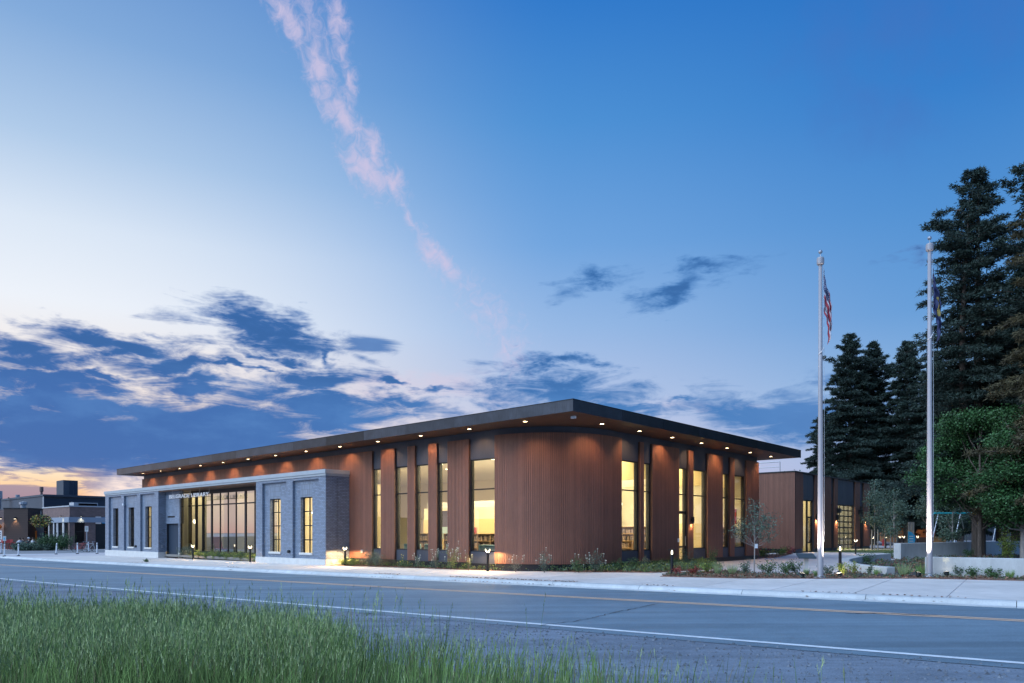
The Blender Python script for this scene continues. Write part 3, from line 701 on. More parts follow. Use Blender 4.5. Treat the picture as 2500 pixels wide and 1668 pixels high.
# downlights
for i in range(13):
    x = 13.35-3.283*i
    b = MB(); b.lathe([(.0, ZS-.012), (.09, ZS-.012)], 14, (x, .74)); d = b.build('downlight', MT['lampw'], LIB)
    b = MB(); b.lathe([(.09, ZS-.004), (.091, ZS-.02), (.12, ZS-.018), (.12, ZS-.002)], 14, (x, .74)); b.build('trim_ring', MT['black'], d)
    light('SPOT', 'downlight_lamp', LIB, (x, .78, ZS-.03), 130, (1, .56, .26), direction=(0, .30, -1), spot=115, blend=.7, size=.04)
for i in range(7):
    y = 3.41+2.955*i
    b = MB(); b.lathe([(.0, ZS-.012), (.09, ZS-.012)], 14, (XSD+.72, y)); d = b.build('downlight', MT['lampw'], LIB)
    b = MB(); b.lathe([(.09, ZS-.004), (.091, ZS-.02), (.12, ZS-.018), (.12, ZS-.002)], 14, (XSD+.72, y)); b.build('trim_ring', MT['black'], d)
    light('SPOT', 'downlight_lamp', LIB, (XSD+.66, y, ZS-.03), 130, (1, .56, .26), direction=(-.30, 0, -1), spot=115, blend=.7, size=.04)
MB().box(15.55, 15.75, .95, 1.05, ZS-.10, ZS-.006).build('camera_housing', MT['plasticw'], LIB)
# wall lights (black cylinders) and small fittings
def sconce(parent, x, y, z, lamp=70, r=.07, h=.30):
    b = MB(); b.lathe([(0, z+h/2), (r, z+h/2), (r, z-h/2), (r-.012, z-h/2), (r-.012, z-h/2+.03), (0, z-h/2+.03)], 14, (x, y)); b.box(x-r-.03, x-r+.02, y-.03, y+.03, z-.05, z+.05)
    s = b.build('wall_lamp', MT['black'], parent)
    MB().lathe([(0, z-h/2+.028), (r-.014, z-h/2+.028)], 12, (x, y)).build('lens', MT['lampw'], s)
    light('SPOT', 'wall_lamp_light', parent, (x-.01, y, z-h/2+.01), lamp, (1, .62, .30), direction=(-.18, 0, -1), spot=110, blend=.8, size=.03)
    return s
sconce(LIB, XSD+.10, 12.55, 2.35)
MB().box(XSD, XSD+.05, 11.12, 11.2, 1.2, 1.4).build('door_opener', MT['plasticw'], LIB)
MB().box(1.15, 1.32, YF-.06, YF, .62, .78).build('outlet_cover', MT['galv'], LIB)

# masonry entrance block
class BRK:
    def __init__(s, n, m): s.n = n; s.m = m
    def box(s, *a): MB().box(*a).build(s.n, MT[s.m], LIB)
BR = BRK('brick_wall', 'brick'); BV = BRK('soldier_course_panel', 'brickv')
ZC, ZCL = 4.84, 4.72
xl, xr = -31.85, 0.0
piers = [(-31.85, -31.09), (-28.50, -27.86), (-25.27, -24.63), (-22.02, -21.33), (-7.3, -6.57), (-3.93, -3.25), (-.66, 0.0)]
bays = [(-31.09, -28.50, 276.5, 289), (-27.86, -25.27, 314, 327.6), (-24.63, -22.02, 354.8, 370.3), (-6.57, -3.93, 659.3, 685), (-3.25, -.66, 733.9, 762.6)]
for a, b_ in piers: BR.box(a, b_, 0.0, .40, .26, ZCL)
wins = []
for a, b_, u0, u1 in bays:
    x0, x1 = ux(u0, .15), ux(u1, .15); x1 = min(x1, b_-.35); wins.append((x0, x1))
    BR.box(a, x0, .15, .42, .26, 4.58); BR.box(x1, b_, .15, .42, .26, 4.58); BR.box(x0, x1, .15, .42, .26, .50)
    BV.box(x0, x1, .147, .42, 3.65, 4.50); BR.box(x0, x1, .15, .42, 4.50, 4.58)
    BR.box(a, b_, .003, .42, 4.58, ZCL)
BR.box(-.35, 0.0, .40, YF+.05, .26, ZCL)                      # right return
BR.box(-.30, .0, .75, .80, .26, ZCL)
BR.box(-31.85, -31.5, .40, 12, .26, ZCL)                     # left end
BR.box(-21.68, -21.33, .40, .52, .26, ZCL)                   # entry return
BR.box(-21.33, -21.29, .52, .9, .3, ZCL); BR.box(-19.17, -19.0, .52, .62, -.2, ZCL); BR.box(-21.29, -19.17, .52, .9, 2.33, ZCL)
# vertical joint on the return wall
MB().box(-.001, .004, .70, .712, .26, ZCL).build('control_joint', MT['joint'], LIB)
for (x0, x1), (a, b_, u0, u1) in zip(wins, bays):
    w = x1-x0
    window(LIB, 'x', .34, x0, x1, .50, 3.65, tuple(.5+3.15*k/4 for k in (1, 2, 3)), ((x0+x1)/2,), fr=.05, depth=.07)
    MB().box(x0-.07, x1+.07, .08, .335, .46, .575).build('sill', MT['plinth'], LIB, bevel=.008)
# plinth blocks
def blocks(x0, x1, y, z0, z1, step, d=.06):
    n = max(1, round((x1-x0)/step)); w = (x1-x0)/n
    for i in range(n): MB().box(x0+i*w+.004, x0+(i+1)*w-.004, y, y+d, z0, z1, random.random()).build('plinth_block', MT['plinth'], LIB)
blocks(-31.87, -21.31, -.02, -.40, .258, .98, .42); blocks(-7.32, .02, -.02, -.30, .258, .92, .42)
for k in range(2): MB().box(-.38, .02, .405+k*.535, .935+k*.535, -.3, .258).build('plinth_block', MT['plinth'], LIB)
MB().box(-21.68, -21.31, .405, .515, -.4, .258).build('plinth_block', MT['plinth'], LIB)
MB().box(-19.17, -18.98, .50, .66, -.4, .258).build('plinth_block', MT['plinth'], LIB)
# coping
n = 20; w = (xr-xl+.16)/n
for i in range(n):
    MB().box(xl-.08+i*w+.003, xl-.08+(i+1)*w-.003, -.08, YF+.02, ZC, 5.055).build('coping_stone', MT['coping'], LIB)
b = MB(); b.box(xl-.04, xr+.04, -.04, YF+.02, ZCL, ZC-.004); b.box(xl-.08, xl-.02, YF+.02, 12, ZC, 5.05); b.build('cornice', MT['coping'], LIB)
b = MB(); b.box(xl, -28.2, YF+.02, 12, 4.8, 4.9); b.build('low_roof', MT['metal'], LIB)
# roof vents on the low roof
for x in (-29.4, -29.0): MB().lathe([(0, 5.22), (.05, 5.22), (.05, 4.9)], 8, (x, 1.2)).build('roof_vent', MT['galv'], LIB)
# recessed entry ceiling
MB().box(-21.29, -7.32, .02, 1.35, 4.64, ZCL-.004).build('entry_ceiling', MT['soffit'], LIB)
# dark door, the shade of the recess is also put into its colour
dd = MB().box(-21.27, -19.20, .70, .76, -.13, 2.30); dd = dd.build('service_door', MT['navy'], LIB)
b = MB(); b.box(-21.285, -21.24, .60, .80, -.14, 2.33); b.box(-19.21, -19.165, .60, .80, -.14, 2.33); b.box(-21.24, -19.21, .60, .80, 2.29, 2.33); b.build('door_frame', MT['black'], dd)
MB().box(-20.9, -19.8, .49, .525, 2.78, 2.88).build('louvre', MT['black'], LIB)
# storefront
YG = 1.35
us = [463.5, 480.2, 496.7, 515.5, 536, 555.3, 574.7, 598, 620.6]
mx_ = [ux(u, YG) for u in us]
sfr = MB(); sfr.box(-19.0, -7.3, YG, YG+.12, .30, .40); sfr.box(-19.0, -7.3, YG-.02, YG+.14, 4.38, ZCL); sfr.box(-19.0, -7.3, YG+.01, YG+.11, 3.56, 3.64); sfr.box(-19.0, -7.3, YG+.02, YG+.2, -.3, .30)
edges = [-19.0]+mx_+[-7.3]
for i, x in enumerate(mx_):
    wd = .05 if us[i] not in (515.5, 598) else .20
    sfr.box(x-wd/2, x+wd/2, YG-.10 if i < 3 else YG+.02, YG+.09, .40, 4.38)
SF = sfr.build('storefront', MT['black'], LIB)
for x0, x1 in zip(edges, edges[1:]):
    for za, zb in ((.40, 3.56), (3.64, 4.38)):
        g = MB(); y = YG+.06; g.quad((x0, y, za), (x1, y, za), (x1, y, zb), (x0, y, zb)); g.build('pane', MT['glasse' if x0 > -17.8 else 'glassp'], SF)
g = MB(); g.quad((-18.99, .66, .4), (-18.99, 1.35, .4), (-18.99, 1.35, 4.38), (-18.99, .66, 4.38)); g.build('pane', MT['glassd'], SF)
# outlets and cameras
for x, y, z in ((-21.325, .2, .75), (-21.325, .3, .72)): pass
MB().box(-21.33, -21.29, .20, .30, .55, .80).build('outlet_cover', MT['galv'], LIB)
for x in (-27.98, ): MB().lathe([(0, 3.98), (.07, 3.96), (.09, 3.86), (.05, 3.78), (0, 3.76)], 10, (x+.12, -.05)).build('security_camera', MT['plasticw'], LIB)
for x in (-25.75, -3.55):
    b = MB(); b.lathe([(0, -.0), (.09, 0), (.09, .10), (.0, .12)], 10); o = b.build('standpipe', MT['rubber'], LIB, (x, .13 if x < -20 else -.02, .62)); o.rotation_euler = (R(80), 0, 0)

# sign
SG = empty('library_sign', (*P0, 0), RZ, 'white letter sign reading BELGRADE LIBRARY hung over the recessed entrance', 'sign')
def text_mesh(name, s, size, width, m, parent, loc, rot, depth=.01, bold=.0):
    cu = bpy.data.curves.new(name, 'FONT'); cu.body = s; cu.size = size; cu.extrude = depth; cu.offset = bold
    t = bpy.data.objects.new(name+'_tmp', cu); C.objects.link(t); bpy.context.view_layer.update()
    me = bpy.data.meshes.new_from_object(t.evaluated_get(bpy.context.evaluated_depsgraph_get()))
    bpy.data.objects.remove(t); xs = [v.co.x for v in me.vertices]; k = width/(max(xs)-min(xs))
    for v in me.vertices: v.co.x = (v.co.x-min(xs))*k
    me.materials.clear(); me.materials.append(MT[m]); o = bpy.data.objects.new(name, me); C.objects.link(o); o.parent = parent; o.location = loc; o.rotation_euler = rot
    return o
text_mesh('lettering', 'BELGRADE LIBRARY', .37, 6.05, 'signw', SG, (-19.50, .02, 4.09), (R(90), 0, 0), .012, .0)
b = MB(); b.box(-19.6, -13.4, .10, .13, 4.05, 4.08)
b.build('rail', MT['black'], SG)
for k in range(5): MB().box(-19.2+k*1.4, -19.185+k*1.4, .11, .125, 4.08, 4.64).build('hanger_rod', MT['galv'], SG)

# interior of the library
IN = empty('library_interior', (*P0, 0), RZ, kind='structure')
ROOM = [(-27.9, mf+.26), (10.8, mf+.26), (12.5, mf+.62), (13.6, 3.4), (14.1, 4.7), (14.15, 20.75), (-27.9, 20.75)]
b = MB(); b.poly(ROOM, -.05, .12); b.box(-31.4, -.35, .43, mf+.25, -.05, .11); b.build('floor', MT['floor'], IN)
b = MB(); b.poly(ROOM, 5.45, 5.5); b.box(-31.4, -.4, .44, mf+.26, 4.66, 4.70); b.build('ceiling', MT['ceil'], IN)
b = MB(); b.box(-27.8, 14.2, 15.5, 15.6, .12, 5.45); b.box(-27.85, -27.8, mf+.3, 15.5, .12, 5.45); b.box(-2.0, 8.6, 8.6, 8.7, .12, 3.2); b.box(-18.5, -14.0, 4.6, 4.7, .12, 4.6); b.box(-8.6, -8.5, 1.9, 9, .12, 5.45); b.box(-27.8, -20.0, 4.2, 4.3, .12, 4.6); b.build('wall', MT['wall'], IN)
b = MB(); b.box(-2.0, 7.6, 8.55, 8.59, .12, 2.5); b.box(8.9, 14.2, 15.4, 15.49, .12, 2.2); b.box(-7.9, -.9, 4.3, 4.4, .12, 4.5); b.build('lower_wall', MT['wally'], IN)
b = MB(); b.box(-27.8, 14.2, 19.5, 19.52, .12, 5.4); b.box(10.6, 10.7, 9.5, 20, .12, 5.45); b.build('inner_wall', MT['wall'], IN)
def bookcase(x, y, w, rz, rows, label, z=.12, m='oak', h=None):
    h = h or (.08+rows*.36); t = empty('bookcase', (*W(x, y), 0), RZ+rz, label, 'bookcase', 'bookcases inside the library'); d = .3
    f = MB(); f.box(0, .03, 0, d, z, z+h); f.box(w-.03, w, 0, d, z, z+h); f.box(.03, w-.03, d-.02, d, z, z+h)
    for k in range(rows+1): f.box(.03, w-.03, 0, d-.02, z+.02+k*(h-.05)/rows, z+.05+k*(h-.05)/rows)
    n = max(1, int(w/.9))
    for k in range(1, n): f.box(w*k/n-.015, w*k/n+.015, .0, d-.02, z+.05, z+h-.03)
    f.build('shelf_frame', MT[m], t)
    k_ = MB()
    for r in range(rows):
        x_ = .05; zb = z+.05+r*(h-.05)/rows
        while x_ < w-.1:
            bw = random.uniform(.03, .06)
            if random.random() < .82: k_.box(x_, x_+bw-.004, .04, .22, zb+.001, zb+random.uniform(.18, .27), random.random())
            x_ += bw
    o = k_.build('books', MT['book'], t); o['kind'] = 'stuff'
    return t
bookcase(6.6, 4.7, 2.9, 0, 4, 'oak bookcase of dark books seen through the widest front window')
bookcase(.2, 5.4, 2.7, 0, 4, 'oak bookcase seen through the second front window')
bookcase(10.8, 18.9, 3.2, 0, 5, 'oak bookcase at the far end seen through the side windows')
bookcase(3.3, 5.4, 2.9, 0, 4, 'oak bookcase behind the middle front windows')
bookcase(10.75, 10.0, 3.0, 0, 5, 'tall oak bookcase behind the window right of the curved wall')
bookcase(13.0, 15.9, 1.05, 0, 3, 'low oak bookcase inside the window beside the wall lamp')
bookcase(13.0, 9.4, 1.0, 0, 3, 'low oak bookcase inside the slim side window')
for a, b_, lb_ in ((9.3, 10.8, 'pale blue low shelf inside the widest front window'), (7.1, 7.85, 'pale blue low shelf inside the narrow window left of the widest one'), (5.5, 6.5, 'pale blue low shelf inside the third front window'), (3.9, 4.9, 'pale blue low shelf inside the second front window'), (2.05, 2.75, 'pale blue low shelf inside the window beside the brick block')):
    bookcase(a, 2.1, b_-a, 0, 1, lb_, .12, 'pblue', 1.0)
for (x, y, z, r, lb_) in ((10.4, 3.9, 2.50, .22, 'white globe pendant lamp hanging behind the widest front window'),
    (11.9, 5.4, 2.95, .16, 'smaller globe pendant lamp behind the widest front window'),
    (12.3, 9.3, 3.15, .15, 'globe pendant seen in the slim window right of the curved wall'),
    (11.9, 13.0, 2.75, .20, 'low globe pendant above the glass side door'), (11.8, 14.9, 2.60, .24, 'large globe pendant in the window beside the wall lamp'),
    (11.4, 15.9, 3.05, .18, 'dome pendant lamp above the large side globe'), (12.0, 18.0, 2.95, .19, 'globe pendant in the slim window near the far end of the side'),
    (ux(476, 3.4), 3.4, 2.55, .15, 'bell pendant lamp seen through the entrance glazing'), (-4.6, 2.2, 2.9, .12, 'small pendant in the left window of the brick block'), (-2.0, 2.2, 2.8, .12, 'small pendant in the right window of the brick block')):
    t = empty('pendant_lamp', (*W(x, y), z), RZ, lb_, 'pendant lamp', 'globe pendants inside the library')
    b = MB(); b.lathe([(r*math.sin(w), r*math.cos(w)) for w in np.linspace(0, math.pi, 12)], 16); b.build('globe', MT['globe'], t, smooth=True); light('POINT', 'pendant_light', t, (0, 0, -r-.05), 45 if x > 3 else 10, (1, .84, .6), size=.1)
    MB().tube([(0, 0, r), (0, 0, 5.45-z if y > 2.5 else 4.6-z)], .008, 5).build('cord', MT['black'], t)
mb_ = empty('hanging_mobile', (*W(10.6, 3.9), 3.6), RZ, 'tangled wire mobile hanging behind the widest front window', 'mobile')
b = MB()
for k in range(9):
    c0 = Vector((random.uniform(-.6, .6), random.uniform(-.4, .4), random.uniform(-.35, .35))); r = random.uniform(.12, .35); ax = random.uniform(0, 3)
    b.tube([c0+Vector((r*math.cos(w)*math.cos(ax), r*math.cos(w)*math.sin(ax), r*math.sin(w))) for w in np.linspace(0, 6, 12)], .012, 4)
b.build('wire_loops', MT['artwork'], mb_); MB().tube([(0, 0, .2), (0, 0, 1.8)], .006, 4).build('cord', MT['black'], mb_)
# lounge chair seen through the entrance glazing
ch = empty('lounge_chair', (*W(-16.9, 2.4), .12), RZ, 'high backed red lounge chair just inside the entrance glazing', 'chair')
b = MB(); b.cm = 0
bk = [(.0, .42), (-.08, .55), (-.2, .8), (-.30, 1.1), (-.36, 1.3)]
for k in range(len(bk)-1):
    (x0, z0), (x1, z1) = bk[k], bk[k+1]; b.v += [(x0, -.32, z0), (x1, -.30, z1), (x1, .30, z1), (x0, .32, z0), (x0-.09, -.32, z0), (x1-.09, -.30, z1), (x1-.09, .30, z1), (x0-.09, .32, z0)]
    j = len(b.v)-8
    for q in ((0, 3, 2, 1), (4, 5, 6, 7), (0, 1, 5, 4), (2, 3, 7, 6), (1, 2, 6, 5), (0, 4, 7, 3)): b.f.append(tuple(j+i for i in q)); b.t.append(.5); b.mi.append(0)
b.build('backrest', MT['red'], ch, bevel=.02)
MB().box(-.05, .55, -.32, .32, .34, .46).build('seat', MT['red'], ch, bevel=.03)
for sx_, sy_ in ((.02, -.28), (.5, -.28), (.02, .28), (.5, .28)): MB().tube([(sx_, sy_, 0), (sx_, sy_, .35)], .018, 6).build('leg', MT['black'], ch)
# white bulkheads, round ceiling lights, columns and wall pictures inside
b = MB(); b.box(2.2, 10.0, 5.2, 5.5, 3.0, 3.35); b.box(10.7, 14.0, 10.6, 10.8, 4.1, 4.5); b.box(10.7, 14.0, 17.0, 17.2, 3.9, 4.4); b.build('bulkhead', MT['ceil'], IN)
for y0 in (9.0, 15.4, 18.3, 20.3): MB().box(10.75, 14.1, y0, y0+.25, 4.35, 5.44).build('ceiling_beam', MT['wally'], IN)
for x, y in ((-10, 6.0),): MB().lathe([(.14, .12), (.14, 5.45)], 14, (x, y+1.6)).build('column', MT['oak'], IN)
for x in (1.5, 3.5, 5.5, 7.5, 9.5, 11.5):
    for y in (2.9, 5.0, 7.4): MB().lathe([(0, 5.43), (.13, 5.43), (.14, 5.45)], 14, (x, y)).build('ceiling_light', MT['lampn'], IN)
for y in (9.2, 11.6, 14.0, 16.4, 18.6): MB().lathe([(0, 5.43), (.13, 5.43), (.14, 5.45)], 14, (12.7, y)).build('ceiling_light', MT['lampn'], IN)
for x, y, z, w, h, m in ((11.2, 19.5, 2.2, .8, .9, 'pblue'), (12.5, 19.5, 2.3, .5, .7, 'book'), (13.2, 19.5, 2.2, .7, .9, 'red'), (-.6, 8.5, 1.3, .9, 1.2, 'pblue'), (1.6, 8.5, 1.2, 1.2, .8, 'red'), (4.3, 8.5, 1.4, .7, 1.0, 'book'), (-6.6, 4.26, 1.3, .8, 1.1, 'pblue'), (-3.2, 4.26, 1.4, .8, .9, 'book')):
    MB().box(x, x+w, y-.03, y, z, z+h).build('picture', MT[m], IN)
b = MB(); b.box(7.4, 9.0, 8.52, 8.58, .12, 2.3); b.build('inner_door', MT['black'], IN)
for k in range(3): MB().box(3.0+k*.9, 3.7+k*.9, 5.48, 5.5, 2.0, 2.9).build('inner_window', MT['metal'], IN)
# ceiling light panels that fill the rooms
for (x, y, sx_, sy_, e) in ((7, 8, 9, 5, 760), (-3.5, 5.5, 6, 5, 300), (-14, 6.5, 8, 5, 70), (-24, 3.0, 5, 2, 90), (-4, 2.6, 6, 1.4, 130), (-13, 2.9, 7, 1.6, 25), (-18.3, 3.0, 2, 1.6, 60), (6.5, 3.6, 8, 1.5, 330), (12.3, 12.5, 1.6, 12, 215)):
    o = light('AREA', 'ceiling_panel_light', IN, (x, y, 4.55 if y < 2.8 else 5.4), e*2.1, (1, .81, .50), size=sx_, sy=sy_)
# ------------------------------------------------------------------ annex
AX, AY = 12.39, 32.75
AN = empty('annex_building', (*P0, 0), RZ, 'lower timber clad annex behind the main block with glazed garage door', 'building')
ZA = 6.25
slats('wood_panel', [(2.0, AY), (AX, AY)], .45, ZA, AN)
MB().box(2.0, AX, AY+.04, AY+.3, -.2, .45).build('foundation', MT['black'], AN)
an_side = [(AY, 34.48, .45), (37.02, 40.80, .42), (41.57, 42.48, .42), (47.08, 48.55, .42), (49.65, 51.54, .42)]
for a, b_, z in an_side: slats('wood_panel', [(AX, a+.02), (AX, b_)], z, ZA, AN)
for a, b_, z in an_side: MB().box(AX-.12, AX-.02, a+.06, b_-.02, -.2, z-.01).build('foundation', MT['slate'], AN)
b = MB()
for a, b_, z in ((34.48, 37.02, 4.25), (40.80, 41.57, 4.10), (42.48, 47.08, 4.12), (48.55, 49.65, 4.10)): b.box(AX-.40, AX-.16, a, b_, z, ZA)
for a, b_, z in an_side: b.box(AX-.40, AX-.125, a+.03, b_, -.2, ZA)
b.box(2, AX-.3, 51.2, 51.5, -.2, ZA); b.box(1.8, 2, AY, 51.5, -.2, ZA)
b.build('wall', MT['metal'], AN)
MB().box(AX-.5, AX-.3, 40.80, 41.57, -.2, 4.1).build('recess_back', MT['dark'], AN)  # near-black boxes at the back of the two narrow recesses
MB().box(AX-.5, AX-.3, 48.55, 49.65, -.2, 4.1).build('recess_back', MT['dark'], AN)
for a, b_, z in ((34.48, 37.02, 4.25), (42.48, 47.08, 4.12)):
    for k in range(3 if b_-a > 3 else 2):
        n = 3 if b_-a > 3 else 2; w = (b_-a)/n; MB().box(AX-.16, AX-.13, a+k*w+.01, a+(k+1)*w-.01, z, ZA-.02, random.random()).build('metal_panel', MT['metal'], AN)
window(AN, 'y', AX-.20, 34.5, 35.9, .12, 4.25, (), (), fr=.10)
gd = window(AN, 'y', AX-.20, 35.9, 37.0, .12, 4.25, (2.9, .9), (), fr=.10, name='glass_door')
window(AN, 'y', AX-.20, 42.50, 47.06, .12, 4.12, tuple(.12+4.0*k/8 for k in range(1, 8)), tuple(42.5+4.56*k/4 for k in (1, 2, 3)), fr=.10, name='glazed_garage_door')
MB().box(1.95, AX+.06, AY-.05, 51.6, ZA, ZA+.09).build('roof', MT['black'], AN)
b = MB(); b.box(3, AX-.6, AY+.4, 51, .05, .10); b.build('floor', MT['floor'], AN)
b = MB(); b.box(4, 4.1, AY+.4, 51, .1, 6); b.box(4.1, AX-.45, 38.5, 38.6, .1, 6); b.box(4.1, AX-.45, AY+.35, AY+.4, .1, 6); b.build('inner_wall', MT['wall'], AN)
b = MB(); b.box(3, AX-.42, AY+.4, 51, 5.9, 5.95); b.build('ceiling', MT['ceil'], AN)
MB().box(10.2, 10.3, 35.0, 37.0, .9, 3.2).build('display_screen', MT['cyan'], AN)
b = MB()
for x0, x1, y in ((9.2, 9.9, 0), ): pass
for k in range(4): b.tube([(4.5+k*2.1, AY+1.2, ZA+.05), (4.5+k*2.1, AY+1.2, ZA+.95)], .03, 6)
b.tube([(2.5, AY+1.2, ZA+.95), (10.8, AY+1.2, ZA+.95)], .035, 6); b.tube([(2.5, AY+1.2, ZA+.55), (10.8, AY+1.2, ZA+.55)], .025, 6); b.build('roof_railing', MT['galv'], AN)
for y in (37.25, 42.05, 50.1): sconce(AN, AX+.10, y, 2.95, 220, .10, .42)
for y in (42.35, 48.2): MB().box(AX, AX+.25, y-.2, y+.2, 3.35, 3.75).build('speaker_box', MT['black'], AN)
MB().box(AX, AX+.06, 51.2, 51.35, 4.2, 4.35).build('security_camera', MT['plasticw'], AN)
light('AREA', 'annex_ceiling_light', AN, (8, 45, 5.8), 3600, (1, .80, .48), size=5, sy=9)
light('AREA', 'annex_ceiling_light', AN, (9, 35.8, 5.8), 380, (1, .80, .48), size=4, sy=3)

# ------------------------------------------------------------------ buildings to the left
def fx(u, Y): return (u-CU)*Y/F
def fz(v, Y): return 1.7-(v-HV)/F*Y
CF = empty('cafe_building', (fx(170, 84), 84, gz(-51)), RZ, 'red brick corner cafe with pale canopy band and dark windows', 'building')
# local: corner at 0,0; street face runs along -x, the other face along +y
def cu_x(u, Y0=84, X0=None, y=0):          # local x on the left face for image column u
    X0 = fx(170, Y0) if X0 is None else X0; t = (u-CU)/F
    return (t*(Y0+CA*y)-X0-SA*y)/(CA+SA*t)
def cu_y(u, x=0, Y0=84, X0=None):
    X0 = fx(170, Y0) if X0 is None else X0; t = (u-CU)/F
    return (t*(Y0-SA*x)-X0-CA*x)/(SA-CA*t)
zt = 5.0
xL = cu_x(104.5)
yR = 16
b = MB(); b.box(xL, 0, 0, .3, 3.78, zt); b.box(-.3, 0, .3, yR, 3.78, zt)
px_ = [(979, 990), (1075, 1095), (1145, 1170), (1262, 1292), (1372, 1405)]
cols = [(cu_x(x0/8.254), cu_x(x1/8.254)) for x0, x1 in px_]
cols[-1] = (cols[-1][0], 0)
b.box(cols[-1][0], 0, 0, .3, 0, 3.18); b.box(-.3, 0, .3, cu_y(1505/8.254), 0, 3.18)
b.box(-.3, 0, cu_y(1708/8.254), cu_y(1925/8.254), 0, 3.18); b.box(-.3, 0, cu_y(1505/8.254), cu_y(1708/8.254), 0, .75)
b.build('brick_wall', MT['redbrick'], CF)
b = MB(); b.box(xL-.1, .12, -.12, .2, 3.18, 3.78); b.box(-.2, .12, .2, yR, 3.18, 3.78); b.build('canopy_band', MT['band'], CF)
b = MB(); b.box(xL-.05, .08, -.08, .3, zt, zt+.14); b.box(-.3, .08, .3, yR, zt, zt+.14); b.build('coping', MT['trim'], CF)
b = MB(); b.box(xL, -.3, .3, yR, zt-.3, zt-.15); b.build('roof', MT['metal'], CF)
for x0, x1 in cols[:-1]: MB().box(x0, x1, -.04, .25, 0, 3.18).build('pilaster', MT['trim'], CF)
ed = [xL]+[c for p in cols for c in p]
for i in range(0, len(ed)-1, 2): 
    w = window(CF, 'x', .10, ed[i], ed[i+1], .1 if i == 0 else .75, 3.18, (2.1,), (), fr=.06, gm='glassd')
w = window(CF, 'y', -.10, cu_y(1505/8.254), cu_y(1708/8.254), .75, 3.18, (2.1,), (), fr=.06, gm='glassd')
MB().box(-.32, -.1, cu_y(1925/8.254), yR, 0, 3.18).build('door', MT['dark'], CF)
MB().box(-12, -.8, .9, 1.0, 0, 3.18).build('inner_wall', MT['dark'], CF); MB().box(-1.2, -1.1, 1.0, yR, 0, 3.18).build('inner_wall', MT['dark'], CF)
MB().box(xL-.02, xL-.8, .3, 1.2, 0, 3.7).build('corner_pillar', MT['slate'], CF)
for q, (u, yy) in enumerate(((800, -1), (1020, -1), (1295, -1), (1625, 1))):
    if yy < 0: x, y = cu_x(u/8.254), -.35
    else: x, y = .35, cu_y(u/8.254)
    bb = MB(); bb.lathe([(0, 3.98), (.10, 3.96), (.10, 3.84), (0, 3.85)], 10, (x, y)); bb.box(x-.02, x+.02, y, y+.3, 3.93, 3.96) if yy < 0 else bb.box(x-.3, x, y-.02, y+.02, 3.93, 3.96)
    s = bb.build('wall_lamp', MT['black'], CF); MB().lathe([(0, 3.83), (.09, 3.83)], 10, (x, y)).build('lens', MT['lampc'], s)
    light('SPOT', 'wall_lamp_light', CF, (x, y, 3.82), 60, (1, .86, .55), direction=(0, .3, -1) if yy < 0 else (-.3, 0, -1), spot=85, blend=.8)
MB().box(.0, .06, cu_y(1925/8.254), cu_y(2035/8.254), 3.02, 3.88).build('light_box_sign', MT['signw'], CF)
MB().box(.0, .06, cu_y(2052/8.254), cu_y(2125/8.254), 3.08, 3.80).build('light_box_sign', MT['cyan'], CF)
bb = MB()
for k in range(3): bb.box(.061, .07, cu_y(2062/8.254), cu_y(2118/8.254), 3.2+k*.19, 3.29+k*.19)
bb.build('sign_lines', MT['signw'], CF)
MB().lathe([(0, zt+.9), (.12, zt+.85), (.05, zt+.8), (.05, zt-.2), (0, zt-.2)], 8, (cu_x(1452/8.254, y=3), 3)).build('roof_vent', MT['galv'], CF)
bb = MB(); x0 = -.8; y0 = cu_y(1545/8.254)
for (p, q) in (((0, 0), (0, 2.2)),): pass
bb.box(-2.6, -1.0, y0, y0+2.6, zt, zt+.55); bb.build('skylight', MT['trim'], CF); MB().box(-.99, -.97, y0+.5, y0+2.5, zt+.1, zt+.45).build('skylight_pane', MT['glassd'], CF)

NB = empty('navy_building', (fx(105, 104), 104, gz(-60)), RZ, 'tall flat roofed navy and slate clad building behind the brick cafe', 'building')
xN = cu_x(37.5, 104); zn = 7.25
MB().box(xN, 0, 0, 24, 0, zn).build('wall', MT['slate'], NB)
MB().box(.01, .25, .05, 24, 0, zn-.35).build('cladding', MT['navy'], NB)
b = MB(); b.box(xN-.1, .4, -.1, 24.1, zn, zn+.28); b.build('roof_edge', MT['slate'], NB); MB().box(-.02, .30, -.03, .05, 0, zn).build('corner_trim', MT['trim'], NB)
def yN(u, x): return cu_y(u, x, 104)
ya, yb = yN(1800/8.254, -1), yN(2085/8.254, -1)
hv = MB().box(-4.2, -1, ya, yb, zn+.28, zn+2.55).build('rooftop_unit', MT['slate'], NB)
MB().box(-1.0, -.97, ya+.8, (ya+yb)/2+.25, zn+.5, zn+2.4).build('grille', MT['navy'], hv); MB().box(-1.0, -.97, (ya+yb)/2+.4, yb-.2, zn+.5, zn+2.4).build('grille', MT['navy'], hv)
def flue(par, x, y, z0, z1, r, m='galv', cap=1.6):
    MB().lathe([(0, z1), (r*cap, z1), (r*cap, z1-r*4), (r, z1-r*4.6), (r, z0)], 12, (x, y)).build('flue', MT[m], par)
flue(NB, yy if False else -1.2, yN(1368/8.254, -1.2), zn, zn+1.4, .16, 'redbrick')
flue(NB, cu_x(835/8.254, 104, y=1), 1.0, zn, zn+.85, .2)
flue(NB, cu_x(468/8.254, 104, y=-1.5), -1.5, 3.8, zn+1.35, .30)

